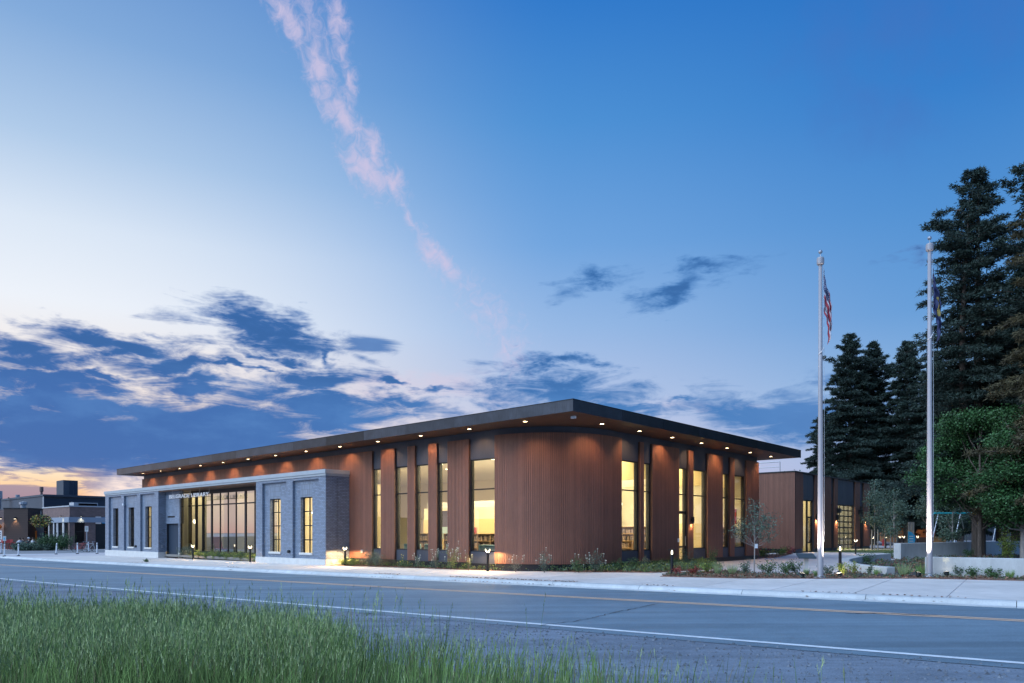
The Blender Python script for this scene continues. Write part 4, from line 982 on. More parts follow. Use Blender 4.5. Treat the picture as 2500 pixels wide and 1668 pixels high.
RB = empty('brown_restaurant', (fx(9, 90), 90, gz(-60)), 0, 'low brown timber sided restaurant with patio at the far left', 'building')
w = fx(68, 90)-fx(9, 90)
MB().box(0, w, 0, 14, 0, 5.0).build('wall', MT['brownwood'], RB)
MB().box(-16, 0, .5, 14, 0, 4.9).build('brick_wall', MT['redbrick'], RB)
MB().box(-.05, w+.05, -.05, 14, 5.0, 5.12).build('roof_edge', MT['black'], RB)
MB().box(w+.02, w+4.6, 1.5, 8, 0, 3.9).build('side_block', MT['slate'], RB)
xo = fx(76, 91.5)-fx(9, 90); MB().box(xo, xo+.75, 1.40, 1.5, .1, 2.25).build('door', MT['orange'], RB)
xo = fx(69.5, 91.5)-fx(9, 90); MB().box(xo, xo+.3, 1.42, 1.5, .1, 2.3).build('door_opening', MT['dark'], RB)
for x in (fx(38, 90)-fx(9, 90), fx(3, 90)-fx(9, 90)):
    s = MB().box(x-.1, x+.1, -.22, .0, 3.75, 3.95).build('wall_lamp', MT['black'], RB); MB().box(x-.07, x+.07, -.20, -.02, 3.73, 3.748).build('lens', MT['lampn'], s)
    light('SPOT', 'wall_lamp_light', RB, (x, -.25, 3.70), 70, (1, .68, .35), direction=(0, .35, -1), spot=95, blend=.9)
MB().lathe([(0, 6.0), (.45, 5.9), (.45, 5.6), (.3, 5.5), (.3, 5.1), (0, 5.1)], 12, (fx(30, 90)-fx(9, 90), 2)).build('roof_vent', MT['galv'], RB)
MB().lathe([(.0, 3.05), (.18, 2.95), (.25, 2.75), (.18, 2.55), (0, 2.45)], 12, (fx(3, 90)-fx(9, 90), -.3)).build('round_sign', MT['orange'], RB)
MB().box(fx(0, 90)-fx(9, 90)-.3, fx(6, 90)-fx(9, 90), -.1, -.04, .9, 2.3).build('menu_board', MT['signw'], RB)
bb = MB()
for k in range(5): bb.box(fx(0, 90)-fx(9, 90), fx(3.5, 90)-fx(9, 90), -.115, -.102, 1.1+k*.22, 1.2+k*.22)
bb.build('menu_text', MT['navy'], RB)

up = empty('utility_pole', (fx(21, 120), 120, gz(-80)), 0, 'wooden utility pole with crossarm behind the brown restaurant', 'utility pole')
MB().tube([(0, 0, 0), (0, 0, 8.0)], [.16, .11], 8).build('pole', MT['bark'], up)
b = MB(); b.box(-.9, .9, -.06, .06, 7.5, 7.62)
for k in (-.8, -.4, .4, .8): b.box(k-.04, k+.04, -.04, .04, 7.32, 7.5)
b.build('crossarm', MT['bark'], up)

# ------------------------------------------------------------------ street furniture
def at(u, v): X, Y = G(u, v); return (X, Y, gz(X))
def post(u, v, label, lean_=0.0):
    X, Y, z = at(u, v); t = empty('delineator_post', (X, Y, z), 0, label, 'delineator post', 'white flexible delineator posts by the parking lot')
    t.rotation_euler = (0, lean_, 0)
    MB().lathe([(0, 1.0), (.045, .99), (.05, .9), (.05, .06), (.0, .06)], 10).build('post', MT['plasticw'], t)
    MB().lathe([(.051, .90), (.053, .895), (.053, .78), (.051, .775)], 10).build('reflective_band', MT['trim'], t)
    MB().lathe([(0, .07), (.10, .06), (.14, .0)], 10).build('base', MT['rubber'], t)
post(2.5, 1351.5, 'white delineator post farthest left, beside the red stools', .02); post(11, 1358.5, 'white delineator post nearest the kerb on the left')
post(45, 1357.5, 'white delineator post in front of the seated people'); post(137, 1353.5, 'white delineator post before the low green shrubs, leaning slightly', .06)
post(189, 1352.5, 'white delineator post in front of the bicycle front wheel'); post(216, 1348, 'white delineator post standing behind the others between the two bicycles')
post(237, 1352, 'white delineator post nearest the grey brick block')
def road_sign(u, v, h, w_, hh, label, blue=None):
    X, Y, z = at(u, v); t = empty('street_sign', (X, Y, z), 0, label, 'sign')
    MB().box(-.03, .03, -.02, .02, 0, h).build('post', MT['galv'], t)
    p = MB().box(-w_/2, w_/2, -.05, -.03, h-hh, h).build('sign_plate', MT['trim'], t)
    b = MB()
    if blue: b.box(-w_*.2, w_*.2, -.058, -.052, h-hh*.75, h-hh*.35); b.build('symbol', MT['cyan'], p)
    else:
        for k in range(3): b.box(-w_*.32, w_*.32, -.058, -.052, h-hh*(.25+.22*k), h-hh*(.18+.22*k))
        b.build('lettering', MT['leaf'], p)
road_sign(11.5, 1345, 1.62, .38, .52, 'small white parking sign with blue symbol among the left posts', True)
road_sign(212, 1344.5, 2.65, .38, .58, 'tall small sign on a steel post behind the bicycles')
def bicycle(u, v, label, m, rz):
    X, Y, z = at(u, v); t = empty('bicycle', (X, Y, z), rz, label, 'bicycle', 'bicycles parked by the cafe')
    for x in (-.52, .52):
        b = MB(); b.tube([(x+.34*math.cos(w), 0, .34+.34*math.sin(w)) for w in np.linspace(0, 2*math.pi, 21)], .022, 5, cap=False); wl_ = b.build('wheel', MT['rubber'], t)
        s = MB()
        for k in range(8): s.tube([(x, 0, .34), (x+.33*math.cos(k*.785), 0, .34+.33*math.sin(k*.785))], .004, 3)
        s.build('spokes', MT['galv'], wl_)
    b = MB()
    for p, q in (((-.52, 0, .34), (-.18, 0, .82)), ((-.52, 0, .34), (-.08, 0, .30)), ((-.08, 0, .30), (-.22, 0, .90)), ((-.2, 0, .80), (.36, 0, .84)), ((-.08, 0, .30), (.38, 0, .76)), ((.52, 0, .34), (.34, 0, .95))): b.tube([p, q], .022, 6)
    b.build('frame', MT[m], t)
    b = MB(); b.tube([(.34, 0, .95), (.33, 0, 1.04), (.42, -.25, 1.03)], .014, 5); b.tube([(.33, 0, 1.04), (.42, .25, 1.03)], .014, 5); b.build('handlebar', MT['galv'], t)
    MB().box(-.34, -.10, -.06, .06, .92, .98).build('saddle', MT['rubber'], t)
bicycle(195, 1347.5, 'pink framed bicycle leaning by the parking posts', 'red', .05); bicycle(219, 1347.5, 'pale bicycle next to the pink one, nearer the door', 'trim', -.1)
bicycle(206, 1346.5, 'red bicycle parked between the pink and the pale ones', 'red', .2)
# patio stools, chairs and people
def stool(u, label, h=1.0, Y=86.5):
    X = fx(u, Y); t = empty('patio_stool', (X, Y, gz(X)), random.uniform(-.4, .4), label, 'stool', 'red metal stools on the patio')
    MB().box(-.2, .2, -.2, .2, h*.7, h*.7+.04).build('seat', MT['red'], t); MB().box(-.2, .2, .17, .20, h*.7+.04, h*1.05).build('backrest', MT['red'], t)
    for a in (-.17, .17):
        for c in (-.17, .17): MB().tube([(a*1.15, c*1.15, 0), (a, c, h*.7)], .025, 5).build('leg', MT['red'], t)
for u, l in ((2, 'red metal stool at the left frame edge under the menu board'), (17, 'red metal stool right of the small parking sign'), (25, 'red metal stool, tallest of the patio seats left of the people'), (33, 'low red metal stool just left of the seated people'),
             (60, 'red metal stool between the person in white and the person in dark'), (68, 'red metal stool at the orange door'), (85, 'red metal stool at the planting edge right of the people')): stool(u, l, 1.15 if u < 30 else .85)
def person_sit(X, Y, label, top, hair='hair', rz=0.0, hat=False):
    t = empty('person', (X, Y, gz(X)), rz, label, 'person')
    V = [(0, 0, .55), (0, .02, .80), (0, .03, 1.02), (0, .03, 1.14), (0, 0, 1.30), (.19, .03, 1.0), (.26, -.05, .78), (.20, -.25, .72), (-.19, .03, 1.0), (-.26, -.05, .78), (-.2, -.25, .72),
         (.10, -.02, .52), (.12, -.42, .52), (.12, -.45, .08), (.12, -.56, .04), (-.10, -.02, .52), (-.12, -.42, .52), (-.12, -.45, .08), (-.12, -.56, .04)]
    E_ = [(0, 1), (1, 2), (2, 3), (3, 4), (2, 5), (5, 6), (6, 7), (2, 8), (8, 9), (9, 10), (0, 11), (11, 12), (12, 13), (13, 14), (0, 15), (15, 16), (16, 17), (17, 18)]
    r = [.15, .14, .15, .06, .105, .065, .05, .04, .065, .05, .04, .09, .07, .05, .045, .09, .07, .05, .045]
    me = bpy.data.meshes.new('body'); me.from_pydata(V, E_, []); me.materials.append(MT['skin'])
    o = bpy.data.objects.new('body', me); C.objects.link(o); o.parent = t; o.modifiers.new('skin', 'SKIN')
    for k, q in enumerate(r): me.skin_vertices[0].data[k].radius = (q, q*.8 if k in (0, 1, 2) else q)
    me.skin_vertices[0].data[0].use_root = True; s = o.modifiers.new('sub', 'SUBSURF'); s.levels = 1; s.render_levels = 1
    b = MB(); b.lathe([(.09, .50), (.18, .55), (.175, .80), (.20, 1.0), (.10, 1.10), (.06, 1.12)], 12); b.tube([(.17, .03, 1.02), (.27, -.05, .80)], .075, 8); b.tube([(-.17, .03, 1.02), (-.27, -.05, .80)], .075, 8); b.build('shirt', MT[top], t, smooth=True)
    b = MB(); b.tube([(.1, .0, .52), (.13, -.44, .52), (.13, -.46, .1)], [.11, .085, .065], 8); b.tube([(-.1, .0, .52), (-.13, -.44, .52), (-.13, -.46, .1)], [.11, .085, .065], 8); b.build('trousers', MT['clothd'], t, smooth=True)
    b = MB(); b.lathe([(.115, 1.27), (.125, 1.33), (.09, 1.41), (0, 1.43)], 10, (0, .02)); 
    if hat: b.lathe([(.2, 1.36), (.12, 1.38), (.11, 1.46), (0, 1.47)], 10)
    b.build('hair' if not hat else 'hat', MT['hair' if not hat else 'cloth'], t, smooth=True)
    MB().box(-.2, .2, -.15, .2, .40, .44).build('seat_cushion', MT['red'], t) if False else None
Yp = 86.0
person_sit(fx(48, Yp), Yp, 'seated person in a white shirt at the patio, leftmost of the group', 'cloth', rz=.8); person_sit(fx(55, Yp+.8), Yp+.8, 'seated person in a dark top between the two in white', 'clothd', rz=-.4)
person_sit(fx(70, Yp+.4), Yp+.4, 'seated person wearing a pale hat by the orange door', 'clothd', rz=-1.0, hat=True); person_sit(fx(80, Yp+.2), Yp+.2, 'seated person in a light shirt, rightmost of the patio group', 'cloth', rz=-.9)
for u, l in ((48, 'red patio chair under the leftmost person'), (55, 'red patio chair under the person in the dark top'), (70, 'red patio chair under the person in the hat'), (80, 'red patio chair under the rightmost person')):
    stool(u, l, .62, Yp+(.0 if u == 48 else .8 if u == 55 else .4 if u == 70 else .2))
pt = empty('patio_table', (fx(63, 85), 85, gz(-55)), 0, 'small dark patio table before the seated people', 'table'); MB().lathe([(0, .76), (.4, .76), (.4, .73), (0, .73)], 14).build('top', MT['black'], pt); MB().lathe([(.04, .73), (.04, .03), (.25, .0)], 10).build('pedestal', MT['black'], pt)

# bollard lamps
def bollard(X, Y, label, kind='fork', h=1.0, rz=0.0, e=14, small=False):
    t = empty('bollard_light', (X, Y, gz(X)), rz, label, 'bollard light', 'black bollard lights around the library')
    if kind == 'fork':
        MB().lathe([(.0, h*.80), (.055, h*.80), (.055, 0), (.0, 0)], 14).build('post', MT['black'], t)
        b = MB(); b.tube([(-.12, 0, h), (-.10, 0, h*.90), (-.045, 0, h*.82), (.045, 0, h*.82), (.10, 0, h*.90), (.12, 0, h)], .014, 8); b.build('forked_head', MT['black'], t)
        b = MB(); b.tube([(-.098, -.012, h*.985), (-.078, -.012, h*.90), (-.03, -.012, h*.845), (.03, -.012, h*.845), (.078, -.012, h*.90), (.098, -.012, h*.985)], .010, 6); b.build('light_strip', MT['lampn'], t)
    else:
        MB().lathe([(.0, h*.80), (.06, h*.80), (.06, 0), (.0, 0)], 14).build('post', MT['black'], t)
        b = MB(); b.lathe([(0, h+.02), (.16, h), (.16, h-.02), (0, h-.03)], 18); b.tube([(.05, 0, h*.8), (.05, 0, h-.02)], .012, 5); b.tube([(-.05, 0, h*.8), (-.05, 0, h-.02)], .012, 5); b.build('disc_cap', MT['black'], t)
        MB().lathe([(0, h*.97), (.028, h*.96), (.035, h*.82), (0, h*.81)], 10).build('lens', MT['lampn'], t)
    if e: light('SPOT', 'bollard_lamp', t, (0, 0, h*.93 if kind == 'fork' else h*.9), e, (1, .62, .27), direction=(0, 0, -1), spot=168, blend=.25, size=.05)
def bq(u, v, *a, **k): X, Y = G(u, v); bollard(X, Y, *a, **k)
bollard(*W(.95, .55), 'bollard light between the brick block and the timber wall', e=420)
bollard(*W(-15.6, -.05), 'left bollard light in front of the entrance glazing', e=90)
bollard(*W(-7.9, -.05), 'bollard light beside the right pier of the entrance', e=90)
bq(1190.7, 1395.5, 'bollard light at the left edge of the curved wall', e=260); bq(1640.5, 1404.5, 'disc capped bollard light at the tip of the kerbside bed', 'disc', e=24)
bq(2051, 1394, 'disc capped bollard light behind the first flagpole', 'disc', 1.05, e=24); bq(1886, 1350, 'fork headed bollard light before the annex timber wall', e=18)
bq(2089, 1353, 'bollard light on the plaza before the curved bench wall', 'fork', 1.05, e=26)
for u, v, l in ((2130, 1342, 'distant bollard light on the lawn just right of the annex'), (2162.5, 1337, 'distant bollard light between two staked saplings'), (2197, 1339, 'distant bollard light right of the tall sapling'), (2206, 1333, 'distant bollard light next to the blue playground sign'), (2240, 1333, 'distant bollard light right of the blue playground sign')):
    Y = 64 if v > 1340 else 68; X = fx(u, Y); bollard(X, Y, l, 'fork', 1.15, e=12)
# interpretive sign
X, Y, z = at(1968, 1397); t = empty('interpretive_sign', (X, Y, z), -.15, 'slanted information panel on a concrete post left of the first flagpole', 'sign')
MB().box(-.075, .075, -.07, .07, 0, .62).build('post', MT['cwall'], t)
b = MB(); b.v = [(-.34, -.26, .60), (.34, -.26, .60), (.34, .26, .76), (-.34, .26, .76), (-.34, -.26, .56), (.34, -.26, .56), (.34, .26, .72), (-.34, .26, .72)]
for q in ((0, 1, 2, 3), (7, 6, 5, 4), (0, 4, 5, 1), (1, 5, 6, 2), (2, 6, 7, 3), (3, 7, 4, 0)): b.f.append(q); b.t.append(.5); b.mi.append(0)
b.build('panel', MT['plaque'], t)

# flagpoles and flags
def flagpole(u, v, H, label):
    X, Y, z = at(u, v); t = empty('flagpole', (X, Y, z), 0, label, 'flagpole')
    MB().lathe([(0, H-.45), (.062, H-.45), (.075, H*.55), (.092, H*.25), (.098, .12), (.098, 0)], 24).build('pole', MT['steelw'], t, smooth=True)
    MB().lathe([(.0, .10), (.12, .10), (.13, .05), (.22, .03), (.23, 0)], 24).build('base_collar', MT['galv'], t)
    MB().lathe([(0, H-.28), (.11, H-.29), (.125, H-.33), (.125, H-.50), (.11, H-.54), (.06, H-.55)], 20).build('truck_cap', MT['steelw'], t)
    MB().tube([(0, 0, H-.30), (0, 0, H-.14)], .012, 6).build('spindle', MT['galv'], t)
    b = MB(); b.lathe([(.07*math.sin(w), H-.08+.07*math.cos(w)) for w in np.linspace(0, math.pi, 9)], 14); b.build('finial_ball', MT['galv'], t, smooth=True)
    b = MB(); b.tube([(.10, -.02, H-.6), (.13, -.02, H*.5), (.125, -.02, 1.3)], .006, 4); b.tube([(-.09, -.03, H-3.75), (.0, -.10, H-3.68), (.12, -.03, H-3.5)], .014, 5); b.build('halyard', MT['cloth'], t)
    return X, Y, z
# ground flood lights at the pole feet
def flood(X, Y, label, tx, ty, tz, e, col=(1, .80, .58), lit=False, spot=30):
    t = empty('ground_spotlight', (X, Y, gz(X)), 0, label, 'ground spotlight')
    d = Vector((tx-X, ty-Y, tz)).normalized(); c0 = Vector((0, 0, .12))
    MB().tube([c0-d*.07, c0+d*.07], [.07, .09], 12).build('housing', MT['black'], t); MB().tube([(0, 0, 0), c0], .02, 6).build('stake', MT['black'], t)
    o = MB().tube([c0+d*.071, c0+d*.074], [.08, .08], 12).build('lens', MT['lampn'], t)
    light('SPOT', 'ground_spot_lamp', t, c0+d*.10, e, col, direction=d, spot=spot, blend=.9, size=.03)
FP1 = flagpole(2003, 1411.5, 11.75, 'tall steel flagpole flying the striped flag'); FP2 = flagpole(2269.5, 1409, 12.3, 'taller right flagpole with the dark blue flag')
def flagmat(name, us):
    m = bpy.data.materials.new(name); m.use_nodes = True; nt = m.node_tree; bs = nt.nodes['Principled BSDF']; L = nt.links.new; bs.inputs['Roughness'].default_value = .7
    tcn = nt.nodes.new('ShaderNodeTexCoord'); s = nt.nodes.new('ShaderNodeSeparateXYZ'); L(tcn.outputs['UV'], s.inputs[0])
    def mm(op, a, b_=0.0):
        n = nt.nodes.new('ShaderNodeMath'); n.operation = op
        for i, v in enumerate((a, b_)):
            if isinstance(v, bpy.types.NodeSocket): L(v, n.inputs[i])
            else: n.inputs[i].default_value = v
        return n.outputs[0]
    def mx(f, a, b_):
        n = nt.nodes.new('ShaderNodeMix'); n.data_type = 'RGBA'
        L(f, n.inputs[0])
        for i, v in ((6, a), (7, b_)):
            if isinstance(v, bpy.types.NodeSocket): L(v, n.inputs[i])
            else: n.inputs[i].default_value = (*v, 1)
        return n.outputs[2]
    if us:
        odd = mm('MODULO', mm('FLOOR', mm('MULTIPLY', s.outputs[1], 13.0)), 2.0)
        c = mx(odd, (.26, .02, .04), (.40, .39, .44)); can = mm('MULTIPLY', mm('LESS_THAN', s.outputs[0], .42), mm('LESS_THAN', s.outputs[1], .54))
        vo = nt.nodes.new('ShaderNodeTexVoronoi'); vo.inputs['Scale'].default_value = 22; vo.inputs['Randomness'].default_value = 0.1; L(tcn.outputs['UV'], vo.inputs[0])
        star = mm('LESS_THAN', vo.outputs['Distance'], .22); c = mx(can, c, mx(star, (.02, .04, .13), (.55, .55, .6)))
    else:
        d = mm('ADD', mm('POWER', mm('SUBTRACT', s.outputs[0], .5), 2.0), mm('POWER', mm('SUBTRACT', s.outputs[1], .5), 2.0))
        c = mx(mm('LESS_THAN', d, .035), (.012, .022, .085), (.28, .22, .06))
    L(c, bs.inputs['Base Color']); return m
def flag(base, ztop, label, us, name):
    X, Y, z = base; t = empty(name, (X+.11, Y-.02, z), 0, label, 'flag')
    nh, nf_ = 30, 44; V = []; UV = []; Fc = []; hoist, fly = 1.5, 2.35
    for i in range(nh+1):
        h = i/nh
        for j in range(nf_+1):
            f = j/nf_; drop = f*fly*(.62-.10*h)+.10*f*f
            xo = .30*math.sin(min(1, f*1.15+.0)*1.5)*(.45+.55*(1-abs(h-.35)))*min(1, (ztop-(ztop-hoist*h-drop)+.3)/1.2)
            yo = .055*math.sin(h*17+f*3)*min(1, f*4)+.03*math.sin(f*21+h*6)
            V.append((xo*.92+.02*math.sin(h*24), yo-.02, ztop-hoist*h*(1-.08*f)-drop)); UV.append((f, h))
    for i in range(nh):
        for j in range(nf_): a = i*(nf_+1)+j; Fc.append((a, a+1, a+nf_+2, a+nf_+1))
    me = bpy.data.meshes.new('cloth'); me.from_pydata(V, [], Fc); uv = me.uv_layers.new(name='UVMap')
    for p in me.polygons:
        for li in p.loop_indices: uv.data[li].uv = UV[me.loops[li].vertex_index]
        p.use_smooth = True
    me.materials.append(flagmat(name+'_cloth', us)); o = bpy.data.objects.new('cloth', me); C.objects.link(o); o.parent = t
    md = o.modifiers.new('thick', 'SOLIDIFY'); md.thickness = .004
flag(FP1, 11.05, 'limp red and white striped flag with blue canton hanging on the left pole', True, 'striped_flag'); flag(FP2, 11.15, 'limp dark blue flag with gold patch hanging on the right pole', False, 'blue_flag')
flood(FP1[0]+.62, FP1[1]-.15, 'lit ground spotlight right of the first flagpole', FP1[0], FP1[1], 2.2, 1900, (1, .86, .74), spot=62); flood(FP1[0]-.7, FP1[1]-.1, 'dark ground spotlight left of the first flagpole', FP1[0], FP1[1], 3.0, 1500, (1, .86, .74), spot=50)
flood(FP2[0]-.6, FP2[1]-.35, 'black ground spotlight left of the second flagpole', FP2[0], FP2[1], 2.6, 2800, (1, .86, .74), spot=56)
X, Y, z = at(2311, 1409); flood(X, Y, 'black ground spotlight under the glowing plant by the white wall', X+.05, Y+.25, 1.2, 14, (1, .86, .40), spot=50)
X, Y, z = at(2048, 1408); flood(X, Y, 'ground spotlight aimed at the curved bench wall', X+1.2, Y+1.6, .15, 30, (1, .78, .5), spot=110)
for u, v, s, l in ((1957, 1407.5, .20, 'dark rock beside the information panel in the kerbside bed'), (2232, 1409, .22, 'dark boulder just left of the second flagpole'), (2150, 1409, .16, 'flat grey rock before the curved bench wall'), (2100, 1408.5, .15, 'small grey rock between the flagpole and the bench wall')):
    X, Y, z = at(u, v); V = []; n = 9
    b = MB(); prof_ = [(0, s*.75), (s*.5, s*.68), (s*.9, s*.35), (s, 0), (s*.9, -.05)]; b.lathe(prof_, n)
    b.v = [(x*(1+.3*math.sin(k*2.3)), y*(.8+.25*math.cos(k*1.7)), z_*(1+.2*math.sin(k))) for k, (x, y, z_) in enumerate(b.v)]
    tag(b.build('rock', MT['rock'], None, (X, Y, z)), l, 'rock')

# concrete walls
def wallpath(name, P, th, h, label, base=-.1, zt=None):
    t = empty(name, (0, 0, 0), 0, label, 'wall'); L_ = []; Rr = []
    for i, p in enumerate(P):
        d = (Vector(P[min(i+1, len(P)-1)])-Vector(P[max(i-1, 0)])).normalized(); n = Vector((-d.y, d.x)); L_.append((p[0]+n.x*th/2, p[1]+n.y*th/2)); Rr.append((p[0]-n.x*th/2, p[1]-n.y*th/2))
    hh = h if isinstance(h, (list, tuple)) else [h]*len(P)
    b = MB(); n = len(P)
    for k, (l, r) in enumerate(zip(L_, Rr)): b.v += [(*l, gz(l[0])-.1), (*r, gz(r[0])-.1), (*r, hh[k]), (*l, hh[k])]
    for k in range(n-1):
        a = 4*k
        for q in ((0, 1, 5, 4), (1, 2, 6, 5), (2, 3, 7, 6), (3, 0, 4, 7)): b.f.append(tuple(a+j for j in q[::-1])); b.t.append(.5); b.mi.append(0)
    b.f += [(0, 1, 2, 3), (4*n-1, 4*n-2, 4*n-3, 4*n-4)]; b.t += [.5]*2; b.mi += [0]*2
    o = b.build('wall_body', MT['cwall'], t, bevel=.02); return t
def smooth(P, n=6):
    Q = []; P = [Vector(p) for p in P]
    for i in range(len(P)-1):
        p0, p1, p2, p3 = P[max(0, i-1)], P[i], P[i+1], P[min(len(P)-1, i+2)]
        for k in range(n):
            t = k/n; Q.append(tuple(.5*((2*p1)+(p2-p0)*t+(2*p0-5*p1+4*p2-p3)*t*t+(3*p1-p0-3*p2+p3)*t**3)))
    Q.append(tuple(P[-1])); return Q
def zat(v, Y): return 1.7-(v-HV)/F*Y
cb = smooth([(14.2, 27.1), (13.85, 28.2), (13.9, 29.5), (14.3, 31.0), (15.2, 33.0), (16.9, 35.6), (19.0, 38.2), (20.6, 39.7)])
wallpath('curved_bench_wall', cb, .42, [.40+.14*i/(len(cb)-1) for i in range(len(cb))], 'low curved concrete bench wall lit warm at its near end')
wallpath('far_retaining_wall', [(21.95, 41.2), (24.6, 43.2), (30, 47.0), (36, 50.0), (60, 52)], .40, [1.08, 1.08, 1.1, 1.1, 1.2], 'blue grey concrete retaining wall behind the tree bed')
X0, Y0 = G(2257, 1406.5)
wallpath('near_retaining_wall', [(X0+.1, Y0+.1), (16.9, 24.9+.6), (18.5, 24.6), (22, 23.9), (30, 22.6), (40, 21.2)], .35, [.80, .80, .79, .78, .78, .78], 'pale concrete retaining wall right of the second flagpole')
# playground
sw = empty('swing_set', (0, 0, 0), 0, 'teal and silver swing set frame behind the retaining wall', 'swing set')
Ys = 62; xa, xb_ = fx(2281, Ys), fx(2372, Ys); z0 = gz(36)
b = MB(); b.tube([(xa-.45, Ys, z0+2.2), (xa-.3, Ys, z0+2.9), (xa, Ys, z0+3.12), (xb_+2.5, Ys, z0+3.15)], .07, 8); b.build('crossbar', MT['teal'], sw)
for x, s in ((xa+.35, -1), (xa+.35, 1), (fx(2345, Ys), 1), (fx(2345, Ys), -1), (xb_+2.3, 1), (xb_+2.3, -1)): MB().tube([(x, Ys, z0+3.1), (x+s*1.35, Ys+s*1.1, z0)], .045, 6).build('leg', MT['galv'], sw)
for x in (fx(2315, Ys), fx(2335, Ys)):
    s_ = MB(); s_.box(x-.25, x+.25, Ys-.1, Ys+.1, z0+.5, z0+.54); s_.tube([(x-.25, Ys, z0+.52), (x-.25, Ys, z0+3.1)], .008, 4); s_.tube([(x+.25, Ys, z0+.52), (x+.25, Ys, z0+3.1)], .008, 4); s_.build('swing', MT['rubber'], sw)
pb = empty('planter_box', (fx(2288, 61), 61, gz(36)), 0, 'rust brown box planter under the swing set', 'planter'); MB().box(-.55, .55, -.3, .3, 0, 1.05).build('box', MT['shed'], pb); MB().box(-.6, .6, -.35, .35, 1.05, 1.1).build('rim', MT['shed'], pb)
ps = empty('playground_sign', (fx(2225, 60), 60, gz(33)), 0, 'bright blue notched sign board on slatted timber posts', 'sign')
for k in range(4): MB().box(-.25+k*.135, -.16+k*.135, 0, .08, 0, 2.35).build('timber_post', MT['barkp'], ps)
pp = MB().poly([(-.30, .45), (-.05, .40), (.0, .48), (.20, .62), (.28, .8), (.28, 1.25), (.12, 1.35), (-.02, 1.52), (-.30, 1.60)], -.07, -.03); pp.v = [(x, z, y) for x, y, z in pp.v]; pl = pp.build('sign_board', MT['cyan'], ps)
b = MB()
for k in range(3): b.box(-.22, .12, -.078, -.072, .75+k*.2, .80+k*.2)
b.build('lettering', MT['signw'], pl)
for k in range(0): pass
hy = empty('fire_hydrant', (fx(2156.5, 78), 78, gz(40)), 0, 'small red hydrant on the lawn beyond the saplings', 'hydrant'); MB().lathe([(0, .75), (.1, .7), (.12, .55), (.12, .1), (.16, .08), (.16, 0)], 12).build('body', MT['red'], hy); MB().tube([(-.2, 0, .45), (.2, 0, .45)], .05, 8).build('outlet', MT['red'], hy)
sh = empty('park_building', (fx(2190, 96), 96, gz(50)), -.12, 'low orange lit timber building under the trees beyond the playground', 'building')
ws = fx(2286, 96)-fx(2190, 96)
MB().box(0, ws, 0, 6, .1, 3.55).build('wall', MT['shed'], sh); MB().box(-.02, ws+.02, -.03, 0, .0, .75).build('base_course', MT['slate'], sh); MB().box(-.4, ws+.4, -.7, 6.4, 3.55, 3.8).build('roof', MT['black'], sh); MB().box(0, ws, -.05, -.01, 1.95, 2.05).build('trim_band', MT['black'], sh)
MB().box(ws*.62, ws*.66, -.04, 0, 1.3, 1.55).build('window', MT['dark'], sh); MB().box(ws*.68, ws*.72, -.04, 0, 1.3, 1.55).build('window', MT['dark'], sh)
for k in (.35, .72, .97): light('SPOT', 'eave_lamp', sh, (ws*k, -.45, 3.5), 130, (1, .55, .22), direction=(0, .35, -1), spot=120, blend=.8)
s2 = empty('distant_house', (fx(2400, 110), 110, gz(60)), .1, 'pale distant house glimpsed between the tree trunks', 'building'); MB().box(0, 9, 0, 6, 0, 2.9).build('wall', MT['slate'], s2); MB().poly([(-.4, 2.9), (9.4, 2.9), (4.5, 5.0)], 0, 6).v
bb = MB().poly([(-.4, 2.9), (9.4, 2.9), (4.5, 4.8)], -.3, 6.3); bb.v = [(x, z, y) for x, y, z in bb.v]; bb.build('roof', MT['trim'], s2)
st = empty('survey_stake', (*G(2354, 1358), gz(24)), 0, 'thin pink survey stake in the soil before the far wall', 'stake'); MB().tube([(0, 0, 0), (.13, 0, .75)], .022, 5).build('stick', MT['red'], st)
# ------------------------------------------------------------------ vegetation
def unit(n, rg):
    v = rg.normal(size=(n, 3)); return v/np.linalg.norm(v, axis=1, keepdims=True)
def tris(P, D, Nn, ln, wd):
    """thin leaf triangles at P along D with width direction Nn"""
    n = len(P); ln = np.broadcast_to(ln, (n,))[:, None]; wd = np.broadcast_to(wd, (n,))[:, None]
    S = np.cross(D, Nn); S /= np.linalg.norm(S, axis=1, keepdims=True)+1e-6
    V = np.empty((n*3, 3)); V[0::3] = P-S*wd*.5; V[1::3] = P+S*wd*.5; V[2::3] = P+D*ln; return V, np.arange(n*3).reshape(n, 3)
def leaves(P, D, Nn, ln, wd):
    """diamond leaves (quads)"""
    n = len(P); ln = np.broadcast_to(ln, (n,))[:, None]; wd = np.broadcast_to(wd, (n,))[:, None]
    S = np.cross(D, Nn); S /= np.linalg.norm(S, axis=1, keepdims=True)+1e-6
    V = np.empty((n*4, 3)); V[0::4] = P; V[1::4] = P+D*ln*.45+S*wd*.5; V[2::4] = P+D*ln; V[3::4] = P+D*ln*.45-S*wd*.5; return V, np.arange(n*4).reshape(n, 4)
